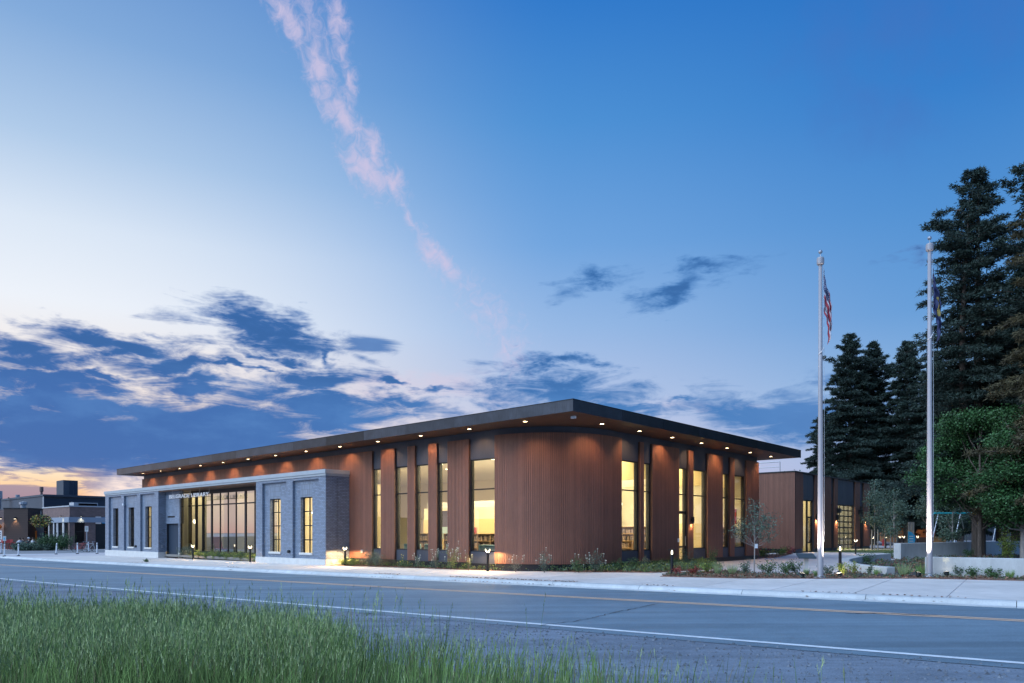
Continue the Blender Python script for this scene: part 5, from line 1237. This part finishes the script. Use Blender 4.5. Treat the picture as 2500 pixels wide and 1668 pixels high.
def conifer(name, h, r, seed, m, loc, rz, label, group, low=.06, dens=1.0, twin=False, gap=.0, n_t=12, ln=.34, sc=1.0, power=.72):
    rg = np.random.default_rng(seed); rd = random.Random(seed)
    t = empty(name, (*loc, gz(loc[0])-.05), rz, label, 'tree', group)
    tr = MB(); tr.tube([(0, 0, 0), (.03*h/25, 0, h*.3), (0, .05, h*.7), (0, 0, h*.985)], [.0165*h, .0125*h, .006*h, .012], 10)
    if twin: tr.tube([(0, 0, h*.12), (-.045*h, .1, h*.26), (-.05*h, .1, h*.6), (-.03*h, 0, h*.93)], [.010*h, .0095*h, .006*h, .012], 8)
    nb = int(h*9.5*dens); PP = []; DD = []
    for i in range(nb):
        tt = low+(1-low)*((i+.5)/nb)**1.02; z0 = tt*h; az_ = i*2.39996+rd.uniform(-.4, .4)
        prof_ = (1-tt)**power*(1.0 if tt > .22 else .72+.28*tt/.22)+.02
        L = r*prof_*rd.uniform(.55, 1.2)*(1+.12*math.sin(z0*.9+seed)+.16*math.sin(z0*1.7+az_*2))
        if rd.random() < gap: L *= .45
        a = rd.uniform(.05, .35)+(.55*tt**3); bq_ = rd.uniform(.25, .55)*(1-tt*.5)
        ox = -.05*h if (twin and i % 3 == 0 and .26 < tt < .9) else 0
        ca, sa = math.cos(az_), math.sin(az_)
        f = lambda s: np.array([ox+ca*L*s, sa*L*s, z0+L*(a*s-bq_*s*s)])
        if L > .6: tr.tube([tuple(f(0)), tuple(f(.5)), tuple(f(.95))], [.012*L+.012, .008*L+.008, .006], 4, cap=False)
        ns = max(2, int(L/.27))
        for k in range(ns):
            s = .16+.84*(k+rd.random()*.8)/ns; c0 = f(min(1, s)); w = L*.30*(1.15-s)
            for q in (-1, -.5, 0, .5, 1):
                if rd.random() < .34: continue
                off = np.array([-sa, ca, 0])*q*w*rd.uniform(.7, 1.3)+np.array([ca, sa, 0])*abs(q)*w*-.1
                PP.append(c0+off+np.array([0, 0, rd.uniform(-.12, .06)])); dd = np.array([ca-.9*sa*q, sa+.9*ca*q, -.25]); DD.append(dd/np.linalg.norm(dd))
    PP = np.array(PP); DD = np.array(DD); n = len(PP)
    P = np.repeat(PP, n_t, 0)+rg.normal(size=(n*n_t, 3))*np.array([.11, .11, .06]); D = np.repeat(DD, n_t, 0)+rg.normal(size=(n*n_t, 3))*.75; D /= np.linalg.norm(D, axis=1, keepdims=True)
    tone = np.repeat(rg.random(n), n_t)*.7+rg.random(n*n_t)*.3
    V, Fc = tris(P, D, unit(len(P), rg), ln*rg.uniform(.6, 1.2, len(P)), ln*.30)
    tr.build('trunk', MT['bark'], t); npmesh('crown', V, Fc, MT[m], t, tone)
    if sc != 1.0: t.scale = (sc,)*3
    return t
cg = 'conifers beyond the park'
k1 = conifer('conifer_tree', 24.3, 4.4, 3, 'needle', (29.3, 45.4), .3, 'tallest dark conifer with twin trunks rising behind the second flagpole', None, low=.16, twin=True, gap=.12, power=.42, dens=1.15, ln=.22, n_t=19)
k2 = conifer('conifer_tree', 22, 4.6, 5, 'needleb', (28.7, 37.5), 0, 'rusty brown tinged conifer cut off by the right frame edge', None, low=.14, gap=.12, dens=1.0, power=.55, ln=.24, n_t=15)
k3 = conifer('conifer_tree', 24.5, 6.2, 8, 'needle', (fx(2076, 84), 84), .5, 'dark conifer on the left of the background group, above the annex', cg, low=.10, dens=1.05, n_t=15, ln=.33, power=.60, gap=.12)
spots = [(2132, 86, .98, 2.1, 'dark conifer close to the right of the leftmost background conifer'), (2214, 82, .94, 4.0, 'pointed dark conifer between the two flagpoles'),
         (2010, 96, .72, 5.1, 'short dark conifer whose lower boughs show left of the first flagpole'), (2290, 90, .93, 1.1, 'dark conifer behind the second flagpole'), (2345, 78, .80, 3.3, 'dark conifer filling the gap behind the twin trunked tree'),
         (2440, 86, .98, .7, 'dark conifer behind the rusty brown one'), (2550, 80, 1.0, 2.7, 'dark conifer at the right frame edge, behind the others'), (2245, 104, .80, 5.9, 'farthest dark conifer low between the flagpoles'), (2480, 56, .80, 3.9, 'dark conifer standing just behind the green maple')]
for u, Y, s, rz, l in spots: copy_tree(k3, None, (fx(u, Y), Y, gz(fx(u, Y))), rz, l, s)
k4 = conifer('conifer_tree', 24, 4.3, 12, 'needle', (31.6, 43.0), 2.0, 'dark conifer top right, its trunk rising past the rusty one', None, low=.2, dens=1.0, power=.42, gap=.15, ln=.27)

def broadleaf(name, h, lobes, seed, m, loc, label, trunk_r, nleaf, ls, group=None, trunk='bark', rz=0.0, stems=None, cat='tree', branches=26, flat=.0):
    rg = np.random.default_rng(seed); t = empty(name, (*loc, gz(loc[0])-.03), rz, label, cat, group); tr = MB()
    zc = np.mean([l[2] for l in lobes]); zlow = min(l[2]-l[5] for l in lobes)
    for (sx_, sy_) in (stems or [(0, 0)]):
        tr.tube([(sx_, sy_, 0), (sx_*1.3+.02, sy_, zlow+.15*h), (sx_*1.5, sy_*1.5, h*.62), (sx_*1.7, sy_*1.5, h*.93)], [trunk_r, trunk_r*.8, trunk_r*.45, trunk_r*.12], 8)
    P = []; rd = random.Random(seed); vol = np.array([l[3]*l[4]*l[5] for l in lobes]); pick = rg.choice(len(lobes), nleaf//7, p=vol/vol.sum())
    for i in range(branches):
        l = lobes[i % len(lobes)]; w = rd.uniform(0, 6.28); q = Vector((l[0]+l[3]*.75*math.cos(w), l[1]+l[4]*.75*math.sin(w), l[2]+l[5]*rd.uniform(-.3, .8)))
        s = Vector((0, 0, max(zlow*.9, q.z-rd.uniform(.25, .5)*h*.6))); mid = s.lerp(q, .5)+Vector((0, 0, -.03*h)); tr.tube([tuple(s), tuple(mid), tuple(q)], [trunk_r*.32, trunk_r*.2, trunk_r*.06], 5, cap=False)
    c = []; 
    for i in pick:
        l = lobes[i]; d = unit(1, rg)[0]; rr_ = rg.random()**.45
        c.append((l[0]+l[3]*d[0]*rr_, l[1]+l[4]*d[1]*rr_, l[2]+l[5]*d[2]*rr_))
    c = np.array(c); n = len(c); P = np.repeat(c, 7, 0)+rg.normal(size=(n*7, 3))*ls*1.3; D = unit(n*7, rg); D[:, 2] = D[:, 2]*.6-.25; D /= np.linalg.norm(D, axis=1, keepdims=True)
    Nn = unit(n*7, rg); Nn[:, 2] += .8; V, Fc = leaves(P, D, Nn, ls*rg.uniform(.7, 1.3, n*7), ls*.6)
    tr.build('trunk', MT[trunk], t); npmesh('crown', V, Fc, MT[m], t, np.repeat(rg.random(n), 7)*.6+rg.random(n*7)*.4)
    return t
def lob(n, R_, z0, z1, rr, seed, zs=.8):
    rd = random.Random(seed); L = []
    for i in range(n):
        w = rd.uniform(0, 6.28); t = rd.random(); q = R_*(.35+.65*rd.random())*math.sin(math.pi*(.15+.75*t)); s = rr*rd.uniform(.6, 1.15)
        L.append((q*math.cos(w), q*math.sin(w), z0+(z1-z0)*t, s, s, s*zs))
    return L
broadleaf('maple_tree', 8.6, lob(36, 3.3, 3.1, 8.2, 1.1, 4, .5)+[(1.2,-.6,2.6,.9,.8,.5),(2.0,-.4,2.3,.8,.7,.45),(.4,-1,2.9,.8,.7,.4)], 21, 'leafb', (fx(2392, 41.5), 41.5), 'broad green maple filling the space right of the second flagpole', .13, 72000, .13)
broadleaf('maple_tree', 7.6, lob(26, 2.8, 2.3, 7.6, 1.1, 9, .5), 22, 'leafb', (fx(2500, 38.5), 38.5), 'green maple at the right frame edge with pale bark', .20, 44000, .13, trunk='barkp')
broadleaf('maple_tree', 6.0, lob(13, 1.6, 1.6, 5.2, .8, 14, .5), 23, 'leaf', (fx(2452, 44), 44), 'darker green maple between the broad one and the one at the frame edge', .12, 15000, .16)
broadleaf('background_tree', 8.2, lob(14, 2.6, 3.0, 7.6, 1.2, 31), 24, 'leafg', (fx(1930, 92), 92), 'small round broadleaf tree top showing above the annex roof', .18, 9000, .3)
yt = broadleaf('young_tree', 3.1, [(0, 0, 2.6, .35, .35, .45), (-.45, 0, 1.9, .45, .4, .40), (.5, .1, 1.85, .5, .4, .45), (.1, -.2, 2.0, .5, .4, .55), (.75, 0, 2.2, .3, .3, .3), (-.65, .1, 1.65, .3, .3, .25), (.45, 0, 1.45, .45, .3, .22), (-.2, 0, 1.45, .35, .3, .2)], 33, 'leafg', at(1841.6, 1401.8)[:2], 'young staked sapling with a white tag before the end of the timber wall', .026, 1700, .075, trunk='barkp', branches=24)
MB().box(.0, .12, -.05, -.04, 1.05, 1.22).build('tag', MT['plasticw'], yt)
for u, Y, h, lb_, sd_ in ((2135, 61, 6.4, 'tall thin sapling just right of the annex', 1), (2182, 59, 5.2, 'leafy sapling left of the retaining wall end', 2), (2160, 66, 4.6, 'smaller sapling between the two leafy ones by the annex', 5), (2262, 63, 5.4, 'thin airy sapling behind the second flagpole', 3), (2325, 58, 4.2, 'wispy sapling in front of the swing set', 4)):
    broadleaf('sapling', h, lob(10, .8, h*.3, h*.9, .62, 40+sd_), 50+sd_, 'leafg', (fx(u, Y), Y), lb_, .05, 2300, .14, 'saplings on the park lawn', 'barkp', branches=14)
for u, Y, l in ((2128, 61.2, 'timber stake at the left sapling'), (2174, 59, 'timber stake left of the leafy sapling'), (2189, 59.1, 'timber stake right of the leafy sapling'), (2143, 60.8, 'reddish timber stake right of the tall sapling')):
    t = empty('tree_stake', (fx(u, Y), Y, gz(fx(u, Y))), 0, l, 'stake', 'stakes holding the saplings'); MB().tube([(0, 0, 0), (.02, 0, 1.75)], .05, 6).build('stick', MT['barkp'], t)
# far woods that close the view
def woods(name, a0, a1, Y, h, n, ls, label, m='needle', z0=0, seed=70):
    rg = np.random.default_rng(seed); x = rg.uniform(a0, a1, n); hh = h*(.7+.3*np.sin(x*.33)*np.sin(x*.11+1)); z = z0+rg.random(n)**.8*hh
    P = np.stack([x, Y+rg.uniform(-4, 4, n), z], 1); D = unit(n, rg); V, Fc = leaves(P, D, unit(n, rg), ls*rg.uniform(.6, 1.3, n), ls*.6)
    tag(npmesh(name, V, Fc, MT[m], None, rg.random(n)), label, 'woods', kind='stuff')
woods('distant_woods', 44, 130, 118, 9.5, 26000, 1.0, 'dark mass of far woods closing the view under the conifers')
woods('distant_treeline', -330, 60, 420, 9, 9000, 3.2, 'far dark treeline along the horizon', seed=71)
# things across the road to the west, seen mirrored in the glazing
for i, (x, y, w, h, l) in enumerate(((-95, 20, 14, 6, 'far dark shed west of the road'), (-120, 48, 22, 5, 'long low dark building west of the road'), (-100, 2, 10, 7.5, 'square dark building west of the road'))):
    t = empty('roadside_building', (x, y, gz(x)), .5, l, 'building'); MB().box(-w/2, w/2, -5, 5, -.4, h).build('wall', MT['slate'], t); MB().box(-w/2-.3, w/2+.3, -5.3, 5.3, h, h+.3).build('roof', MT['black'], t)

# shrubs and bed plants
def shrub(X, Y, label, r=.35, h=.55, n=420, ls=.06, m='leaf', name='shrub', flower=None, nf_=0, seed=None, grass=False, group=None, parent_z=None):
    seed = seed if seed is not None else int(abs(X*1000+Y*77)) % 9999; rg = np.random.default_rng(seed)
    t = empty(name, (X, Y, gz(X)+.02), 0, label, 'plant', group); st_ = MB()
    if grass:
        w = rg.uniform(0, 6.28, n); q = rg.random(n)**.5*r*.25; P = np.stack([q*np.cos(w), q*np.sin(w), np.zeros(n)], 1)
        D = np.stack([np.cos(w)*rg.uniform(.05, .7, n), np.sin(w)*rg.uniform(.05, .7, n), np.ones(n)], 1); D /= np.linalg.norm(D, axis=1, keepdims=True)
        V, Fc = tris(P, D, unit(n, rg), h*rg.uniform(.5, 1.1, n), .012); npmesh('blades', V, Fc, MT[m], t, rg.random(n)); return t
    k = max(5, int(n/55)); tips = []
    for i in range(k):
        w = rg.uniform(0, 6.28); q = r*rg.uniform(.2, .95); tp = np.array([q*math.cos(w), q*math.sin(w), h*rg.uniform(.55, 1.0)*(1-.35*(q/r)**2)]); tips.append(tp)
        st_.tube([(0, 0, 0), tuple(tp*np.array([.45, .45, .6])), tuple(tp)], [.007, .005, .002], 4, cap=False)
    tips = np.array(tips); pick = rg.integers(0, k, n); s = rg.uniform(.25, 1.05, n)[:, None]
    P = tips[pick]*np.concatenate([s**1.2, s**1.2, s], 1)+rg.normal(size=(n, 3))*r*.13; P[:, 2] = np.abs(P[:, 2]); D = unit(n, rg); D[:, 2] = np.abs(D[:, 2])*.7
    V, Fc = leaves(P, D, unit(n, rg)+np.array([0, 0, .6]), ls*rg.uniform(.6, 1.3, n), ls*.5)
    st_.build('stem', MT['bark'], t); npmesh('foliage', V, Fc, MT[m], t, rg.random(n))
    if flower and nf_:
        fb = MB()
        for i in range(nf_):
            tp = tips[i % k]*rg.uniform(.92, 1.25); x, y, z = tp+rg.normal(size=3)*.05; a = .022; fb.tube([(x, y, max(0, z-.15)), (x, y, z)], .003, 3, cap=False, tone=.5)
            fb.box(x-a, x+a, y-a, y+a, z, z+.02); 
        fb.build('flowers', MT[flower], t)['kind'] = 'stuff'
    return t
def S(u, v, label, **k): X, Y = G(u, v); return shrub(X, Y, label, **k)
# front bed by the brick block: low clipped row
for i, x in enumerate(np.linspace(.5, 2.0, 5)): 
    X, Y = W(x, .75-.1*i); shrub(X, Y, ['low yellow green plant at the corner of the brick block', 'low plant just left of the bollard by the brick block', 'low plant right of the bollard by the brick block', 'fourth low plant of the row along the timber wall', 'last low plant of the row, before the feathery shrub'][i], r=.30, h=.42, n=520, ls=.06, m='leafy', group='low plants by the brick block')
def SW(x, y, label, **k): X, Y = W(x, y); return shrub(X, Y, label, **k)
SW(2.9, .75, 'large feathery grey green shrub in front of the first timber strip', r=.62, h=1.0, n=1500, ls=.05, m='leafg'); SW(3.7, .6, 'smaller feathery shrub beside the large one', r=.45, h=.75, n=800, ls=.05, m='leafg')
SW(5.6, .7, 'low shrub with yellow flowers under the second strip window', r=.4, h=.5, n=420, m='leaf', flower='petaly', nf_=10); SW(6.6, .75, 'wispy daisy plant below the slim timber strip', r=.4, h=.75, n=320, ls=.04, m='leafg', flower='petal', nf_=9)
SW(8.0, .6, 'tall daisy clump under the wide timber panel', r=.5, h=.95, n=560, ls=.045, m='leafg', flower='petal', nf_=14); SW(8.9, .7, 'tall yellow green flowering clump before the widest window', r=.5, h=1.15, n=620, ls=.05, m='leafy', flower='petal', nf_=22)
SW(10.2, .55, 'thin flowering stem beside the bollard at the curved wall', r=.25, h=.85, n=160, ls=.05, m='leafy', flower='petal', nf_=6)
SW(12.6, 1.0, 'daisy clump in front of the left third of the curved wall', r=.45, h=.8, n=420, ls=.045, m='leafg', flower='petal', nf_=9)
for x, y, r, h, m, f, l in ((14.0, 1.2, .4, .85, 'leafg', 8, 'tall daisy plant at the middle of the curved wall'), (15.0, 2.2, .45, .65, 'leaf', 8, 'bushy daisy plant right of the middle of the curved wall'), (15.3, 3.0, .4, .9, 'leafg', 7, 'tallest daisy stems before the curved wall'),
        (15.5, 4.4, .5, .45, 'leaf', 0, 'low green shrub near the right edge of the curved wall'), (15.5, 5.6, .5, .5, 'leaf', 0, 'low green shrub exactly at the right edge of the curved wall'), (15.5, 6.6, .4, .55, 'leafg', 0, 'grey green shrub under the first side window'),
        (15.5, 7.8, .5, .42, 'leaf', 0, 'spreading shrub under the slim side strip'), (15.6, 9.0, .55, .45, 'leaf', 0, 'spreading shrub left under the wide side panel'), (15.5, 10.4, .5, .95, 'leafg', 0, 'tall shrub at the foot of the wide side panel'),
        (16.5, 10.2, .5, .45, 'leafy', 0, 'yellow green shrub at the end of the front bed'), (15.6, 12.9, .45, 1.0, 'leaf', 0, 'upright dark shrub under the wall lamp')):
    SW(x, y, l, r=r, h=h, n=int(900*r*1.5), ls=.06, m=m, flower='petal' if f else None, nf_=f)
# kerbside bed
for u, v, r, h, m, g, l in ((1660, 1405, .35, .34, 'petalr', 0, 'russet leaved plant right of the disc capped bollard'), (1690, 1404, .30, .34, 'petalr', 0, 'second russet leaved plant of the kerbside bed'), (1727, 1401, .34, .50, 'leafy', 0, 'yellow green shrub at the left part of the kerbside bed'),
        (1752, 1403, .25, .50, 'grassh', 1, 'dry grass tuft beside the yellow green shrub'), (1787, 1404, .35, .50, 'grassh', 1, 'wide pale grass tuft in the kerbside bed'), (1822, 1402, .42, .55, 'leafg', 0, 'grey green shrub left of the young sapling'),
        (1880, 1403, .50, .62, 'leaf', 0, 'dense green shrub right of the young sapling'), (1920, 1405, .42, .55, 'leaf', 0, 'green shrub between the dense one and the information panel'), (1944, 1404, .40, .62, 'leaf', 0, 'green shrub against the information panel post'),
        (1969, 1407, .18, .32, 'grass', 1, 'green grass tuft at the foot of the information panel'), (1992, 1408, .16, .25, 'grass', 1, 'small grass tuft left of the first flagpole'), (2024, 1406, .35, .40, 'leafg', 0, 'grey shrub right of the first flagpole'),
        (2060, 1406, .35, .50, 'leafy', 0, 'lit shrub before the left end of the bench wall'), (2086, 1405, .25, .58, 'leafy', 0, 'narrow lit shrub against the bench wall'), (2120, 1406, .25, .48, 'leafg', 0, 'twiggy small shrub at the middle of the bench wall'),
        (2142, 1408, .25, .35, 'grass', 1, 'grass tuft near the cut end of the bench wall'), (2205, 1407, .45, .52, 'grassh', 1, 'broad grass clump between the bench wall and the boulder'), (2253, 1406, .45, .60, 'grass', 1, 'tall grass clump left of the second flagpole'),
        (2222, 1405, .35, .30, 'grassh', 1, 'dry arching grass behind the boulder'), (2314, 1406, .20, .78, 'leafy', 0, 'slim plant glowing in the spotlight by the white wall'), (2340, 1409, .30, .42, 'leafg', 0, 'plant right of the glowing one'),
        (2375, 1411, .35, .33, 'leaf', 0, 'low leafy plant by the white wall'), (2425, 1412, .40, .33, 'leaf', 0, 'second low leafy plant by the white wall'), (2465, 1414, .30, .35, 'grass', 1, 'grass tuft by the white wall at the right')):
    S(u, v, l, r=r, h=h, n=(190 if g else int(1000*r)), ls=.075, m=m, grass=bool(g))
for u, v, h, l in ((2118, 1378, .75, 'dark shrub inside the curve of the bench wall'), (2175, 1364, .4, 'yellow green low plant beyond the bench wall'), (2225, 1362, .45, 'dark green low plant before the far wall'), (2365, 1361, .5, 'green weeds at the trunk of the tall conifer')): S(u, v, l, r=.5, h=h, n=650, ls=.07, m='leaf')
X, Y = fx(2445, 40), 39.5; shrub(X, Y, 'tall bright shrub lit yellow behind the white wall', r=.6, h=1.9, n=1500, ls=.10, m='leafy')
# corner bed
for x, y, m, l in ((13.6, 21.2, 'leafy', 'lit low plant at the end of the side wall'), (13.9, 23.4, 'leafy', 'lit low plant in the corner bed, second from the wall'), (12.9, 25.6, 'petalr', 'red leaved plant under the annex bollard'), (13.4, 27.6, 'leafy', 'lit low plant in the corner bed centre'), (13.0, 29.8, 'petalr', 'red leaved plant right of the annex bollard')):
    SW(x, y, l, r=.7, h=.6, n=620, ls=.09, m=m)
# entry bed: hedge like row
for i, x in enumerate(np.linspace(-18.6, -7.9, 12)):
    SW(x, .55, ['feathery grey shrub at the left end of the entrance bed', 'second shrub from the left in the entrance bed', 'third entrance bed shrub, just left of the left bollard', 'entrance bed shrub behind the left bollard', 'entrance bed shrub right of the left bollard', 'sixth entrance bed shrub, under the tall glazing', 'seventh entrance bed shrub at the centre of the glazing',
       'eighth entrance bed shrub, right of centre', 'ninth entrance bed shrub', 'tenth entrance bed shrub, left of the right bollard', 'entrance bed shrub behind the right bollard', 'yellowish shrub at the right end of the entrance bed'][i],
       r=.55, h=.95 if i < 2 else .62, n=700, ls=.07, m='leafg' if i < 2 else ('leafy' if i % 3 else 'leaf'), group='shrubs of the entrance bed')
# cafe planting
for u, v, r, h, m, l in ((118, 1344, 1.2, 1.9, 'leaf', 'large rounded green shrub left of the cafe corner'), (152, 1344.5, 1.5, 1.9, 'leaf', 'largest rounded green shrub against the cafe corner'), (122, 1346, 1.1, .8, 'leafg', 'low green shrub in front of the large pair'),
        (56, 1344, 1.3, .8, 'leafg', 'low grey green shrub in front of the patio people'), (74, 1344.5, 1.3, .8, 'leafg', 'low grey green shrub right of the patio people'), (93, 1346.5, 1.1, .9, 'leafg', 'darker low shrub between patio and cafe door')):
    X, Y = fx(u, 80), 80; shrub(X, Y, l, r=r, h=h, n=2600, ls=.16, m=m)
hb = empty('hanging_basket', (fx(100, 83), 83, 3.0), 0, 'hanging basket of yellow and dark flowers by the cafe door', 'hanging basket')
rg = np.random.default_rng(5); n = 1500; d = unit(n, rg)*np.array([1.3, .6, .75])*rg.random((n, 1))**.4; V, Fc = leaves(d, unit(n, rg), unit(n, rg), .17, .1); npmesh('foliage', V, Fc, [MT['leaf'], MT['petaly'], MT['petalr']], hb, rg.random(n), rg.choice(3, n, p=[.55, .25, .2]))
MB().lathe([(.4, 0), (.3, -.3), (0, -.35)], 12).build('basket', MT['rubber'], hb); MB().tube([(0, 0, 0), (0, 0, 1.2)], .02, 5).build('chain', MT['galv'], hb)
# ground cover of the front beds
def cover(name, P, n, hmin, hmax, ls, mats, label, seed, probs=None):
    rg = np.random.default_rng(seed); xs = [p[0] for p in P]; ys = [p[1] for p in P]; c = []
    while len(c) < n//9:
        p = (rg.uniform(min(xs), max(xs)), rg.uniform(min(ys), max(ys)))
        if inside(p, P): c.append((*p, rg.uniform(hmin, hmax)))
    c = np.array(c); m_ = len(c); Q = np.repeat(c, 9, 0); Pp = Q.copy(); Pp[:, :2] += rg.normal(size=(m_*9, 2))*.07; Pp[:, 2] = KT*Pp[:, 0]+.03+rg.random(m_*9)*Q[:, 2]
    D = unit(m_*9, rg); D[:, 2] = np.abs(D[:, 2]); V, Fc = leaves(Pp, D, unit(m_*9, rg)+np.array([0, 0, .7]), ls*rg.uniform(.6, 1.4, m_*9), ls*.55)
    tag(npmesh(name, V, Fc, [MT[q] for q in mats], None, np.repeat(rg.random(m_), 9)*.6+.4*rg.random(m_*9), np.repeat(rg.choice(len(mats), m_, p=probs), 9)), label, 'ground cover', kind='stuff')
cover('ground_cover', bedB, 15000, .05, .30, .065, ['leaf', 'leafg', 'leafy'], 'low leafy ground cover along the foot of the timber walls', 81, [.5, .3, .2])
cover('ground_cover', bedC, 7000, .03, .12, .055, ['leafg', 'leaf', 'mulch'], 'sparse low ground cover in the kerbside bed', 82, [.35, .25, .4])
cover('ground_cover', bedA, 5000, .05, .35, .07, ['leafy', 'leaf', 'leafg'], 'low ground cover in the entrance bed', 83, [.4, .4, .2])
cover('weeds', soilW[:3]+soilW[6:], 5000, .03, .18, .10, ['leaf', 'leafg', 'mulch'], 'weeds and litter scattered over the tree bed soil', 84, [.3, .2, .5])
X, Y = G(357, 1373); shrub(X, Y, 'small weed in the pavement joint before the brick block', r=.35, h=.12, n=160, ls=.08, m='leaf')

# tall verge grass
def clump(x, y, s): return .5+.5*np.sin(x*2.1/s+1.3*np.sin(y*1.7/s))*np.sin(y*2.3/s+.9*np.sin(x*1.9/s))
def grass_field(name, n, region, hfun, mblade, label, seed, w=.006, heads=0.0, lean=.16, nseg=4):
    rg = np.random.default_rng(seed); xs, ys = region(rg, n); n = len(xs); h = hfun(xs, ys, rg)
    ok = h > .05; xs, ys, h = xs[ok], ys[ok], h[ok]; n = len(xs)
    a = rg.uniform(0, 6.28, n); ld = rg.normal(size=(n, 2))*lean*h[:, None]+np.array([.03, 0]); bw = w*rg.uniform(.6, 1.5, n)*(ys/9.0)**.5
    base = np.stack([xs, ys, KT*xs-.14], 1); sd_ = np.stack([np.cos(a), np.sin(a)*.3, np.zeros(n)], 1); K = nseg
    V = np.empty((n, 2*K+1, 3)); ts = np.linspace(0, 1, K+1)
    for k in range(K):
        t = ts[k]; c = base.copy(); c[:, :2] += ld*t**1.8; c[:, 2] += h*t*(1-.08*t); ww = (bw*(1-.55*t))[:, None]*sd_; V[:, 2*k] = c-ww; V[:, 2*k+1] = c+ww
    c = base.copy(); c[:, :2] += ld; c[:, 2] += h*.93; V[:, 2*K] = c
    idx = (np.arange(n)*(2*K+1))[:, None]; Fq = []
    for k in range(K-1): Fq.append(np.concatenate([idx+2*k, idx+2*k+1, idx+2*k+3, idx+2*k+2], 1))
    k = K-1; Fq.append(np.concatenate([idx+2*k, idx+2*k+1, idx+2*K, idx+2*K], 1))
    tq = np.concatenate(Fq); quads = tq[:(K-1)*n]; tri = tq[(K-1)*n:, :3]
    # keep everything triangles for one uniform array
    T1 = quads[:, [0, 1, 2]]; T2 = quads[:, [0, 2, 3]]; Fc = np.concatenate([T1, T2, tri]); tn = np.clip(rg.random(n)*.75+.45*(clump(xs, ys, .45)-.5)+.1, 0, 1); tone = np.concatenate([np.tile(tn, K-1), np.tile(tn, K-1), tn]); dm = (rg.random(n) < .07)*2; mi = np.concatenate([np.tile(dm, K-1), np.tile(dm, K-1), dm])
    VV = V.reshape(-1, 3)
    if heads:
        m_ = int(n*heads); ii = rg.choice(n, m_, replace=False); ii = ii[h[ii] > np.quantile(h, .35)]; m_ = len(ii)
        per = 5; tt = np.linspace(.80, .99, per)[None, :]+rg.normal(size=(m_, per))*.008; c = base[ii][:, None, :]+np.zeros((m_, per, 3)); c[..., 0] += ld[ii, 0][:, None]*tt**1.8; c[..., 1] += ld[ii, 1][:, None]*tt**1.8; c[..., 2] += h[ii][:, None]*tt*(1-.08*tt)
        P = c.reshape(-1, 3)+rg.normal(size=(m_*per, 3))*.002; q = len(P); D = rg.normal(size=(q, 3))*.16+np.array([0, 0, 1.0]); D /= np.linalg.norm(D, axis=1, keepdims=True); sc_ = np.repeat((ys[ii]/9)**.5*rg.uniform(.7, 1.3, m_), per); HV_, HF = tris(P, D, unit(q, rg), .055*sc_, .0105*sc_)
        Fc = np.concatenate([Fc, HF+len(VV)]); VV = np.concatenate([VV, HV_]); tone = np.concatenate([tone, np.repeat(rg.random(m_), per)]); mi = np.concatenate([mi, np.ones(q, int)])
    tag(npmesh(name, VV, Fc, [MT[mblade], MT['grassh'], MT['straw']], None, tone, mi), label, 'grass', kind='stuff')
def edge(x): return np.interp(x, [-16, -12, -7, -4.2, -2.2, 0, 2, 5], [16.5, 13.9, 12.3, 11.4, 9.9, 8.9, 8.2, 7.2])
def reg_dense(rg, n):
    y = rg.uniform(6.6, 16.5, n)**1.0; x = -.76*y+rg.random(n)*(.80*y+2) ; x = np.clip(x, -.76*y, None)
    e = edge(x); keep = (y < e+rg.normal(size=n)*.25) & (x < -.245*y+rg.normal(size=n)*.16) & (rg.random(n) < .35+.75*clump(x, y, 1.3)); return x[keep], y[keep]
def h_dense(x, y, rg): return (.62+.30*clump(x, y, .9)+.12*rg.normal(size=len(x)))*np.clip((edge(x)-y)/1.6+.62, .5, 1.0)
grass_field('tall_grass', 165000, reg_dense, h_dense, 'grass', 'dense tall green meadow grass with pale seed heads in the left foreground', 91, .0044, .30)
def reg_thin(rg, n):
    x = rg.uniform(-2.4, 5.2, n); y = rg.uniform(6.4, 10.5, n); e = edge(x)+.1
    keep = (y < e+rg.normal(size=n)*.12) & (rg.random(n) < np.interp(x, [-2.4, 0, 1.6, 3.2, 5], [.5, .45, .12, .025, .01])*(.25+clump(x, y, .6))); return x[keep], y[keep]
def h_thin(x, y, rg): return np.interp(x, [-2.4, -.5, 2, 5], [.72, .64, .52, .44])*(.55+.6*rg.random(len(x)))
grass_field('sparse_grass', 26000, reg_thin, h_thin, 'grass', 'thinner grass stems standing over the gravel shoulder', 92, .0042, .22, .13)
def reg_stalk(rg, n):
    x = rg.uniform(-9.5, .3, n); y = edge(x)-rg.random(n)*1.6; k = rg.random(n) < np.interp(x, [-9, -2.5, .3], [1, .8, .15]); return x[k], y[k]
grass_field('grass_stalks', 620, reg_stalk, lambda x, y, rg: .95+.28*rg.random(len(x)), 'grass', 'isolated taller grass stalks rising above the meadow grass', 93, .0035, .6, .07)
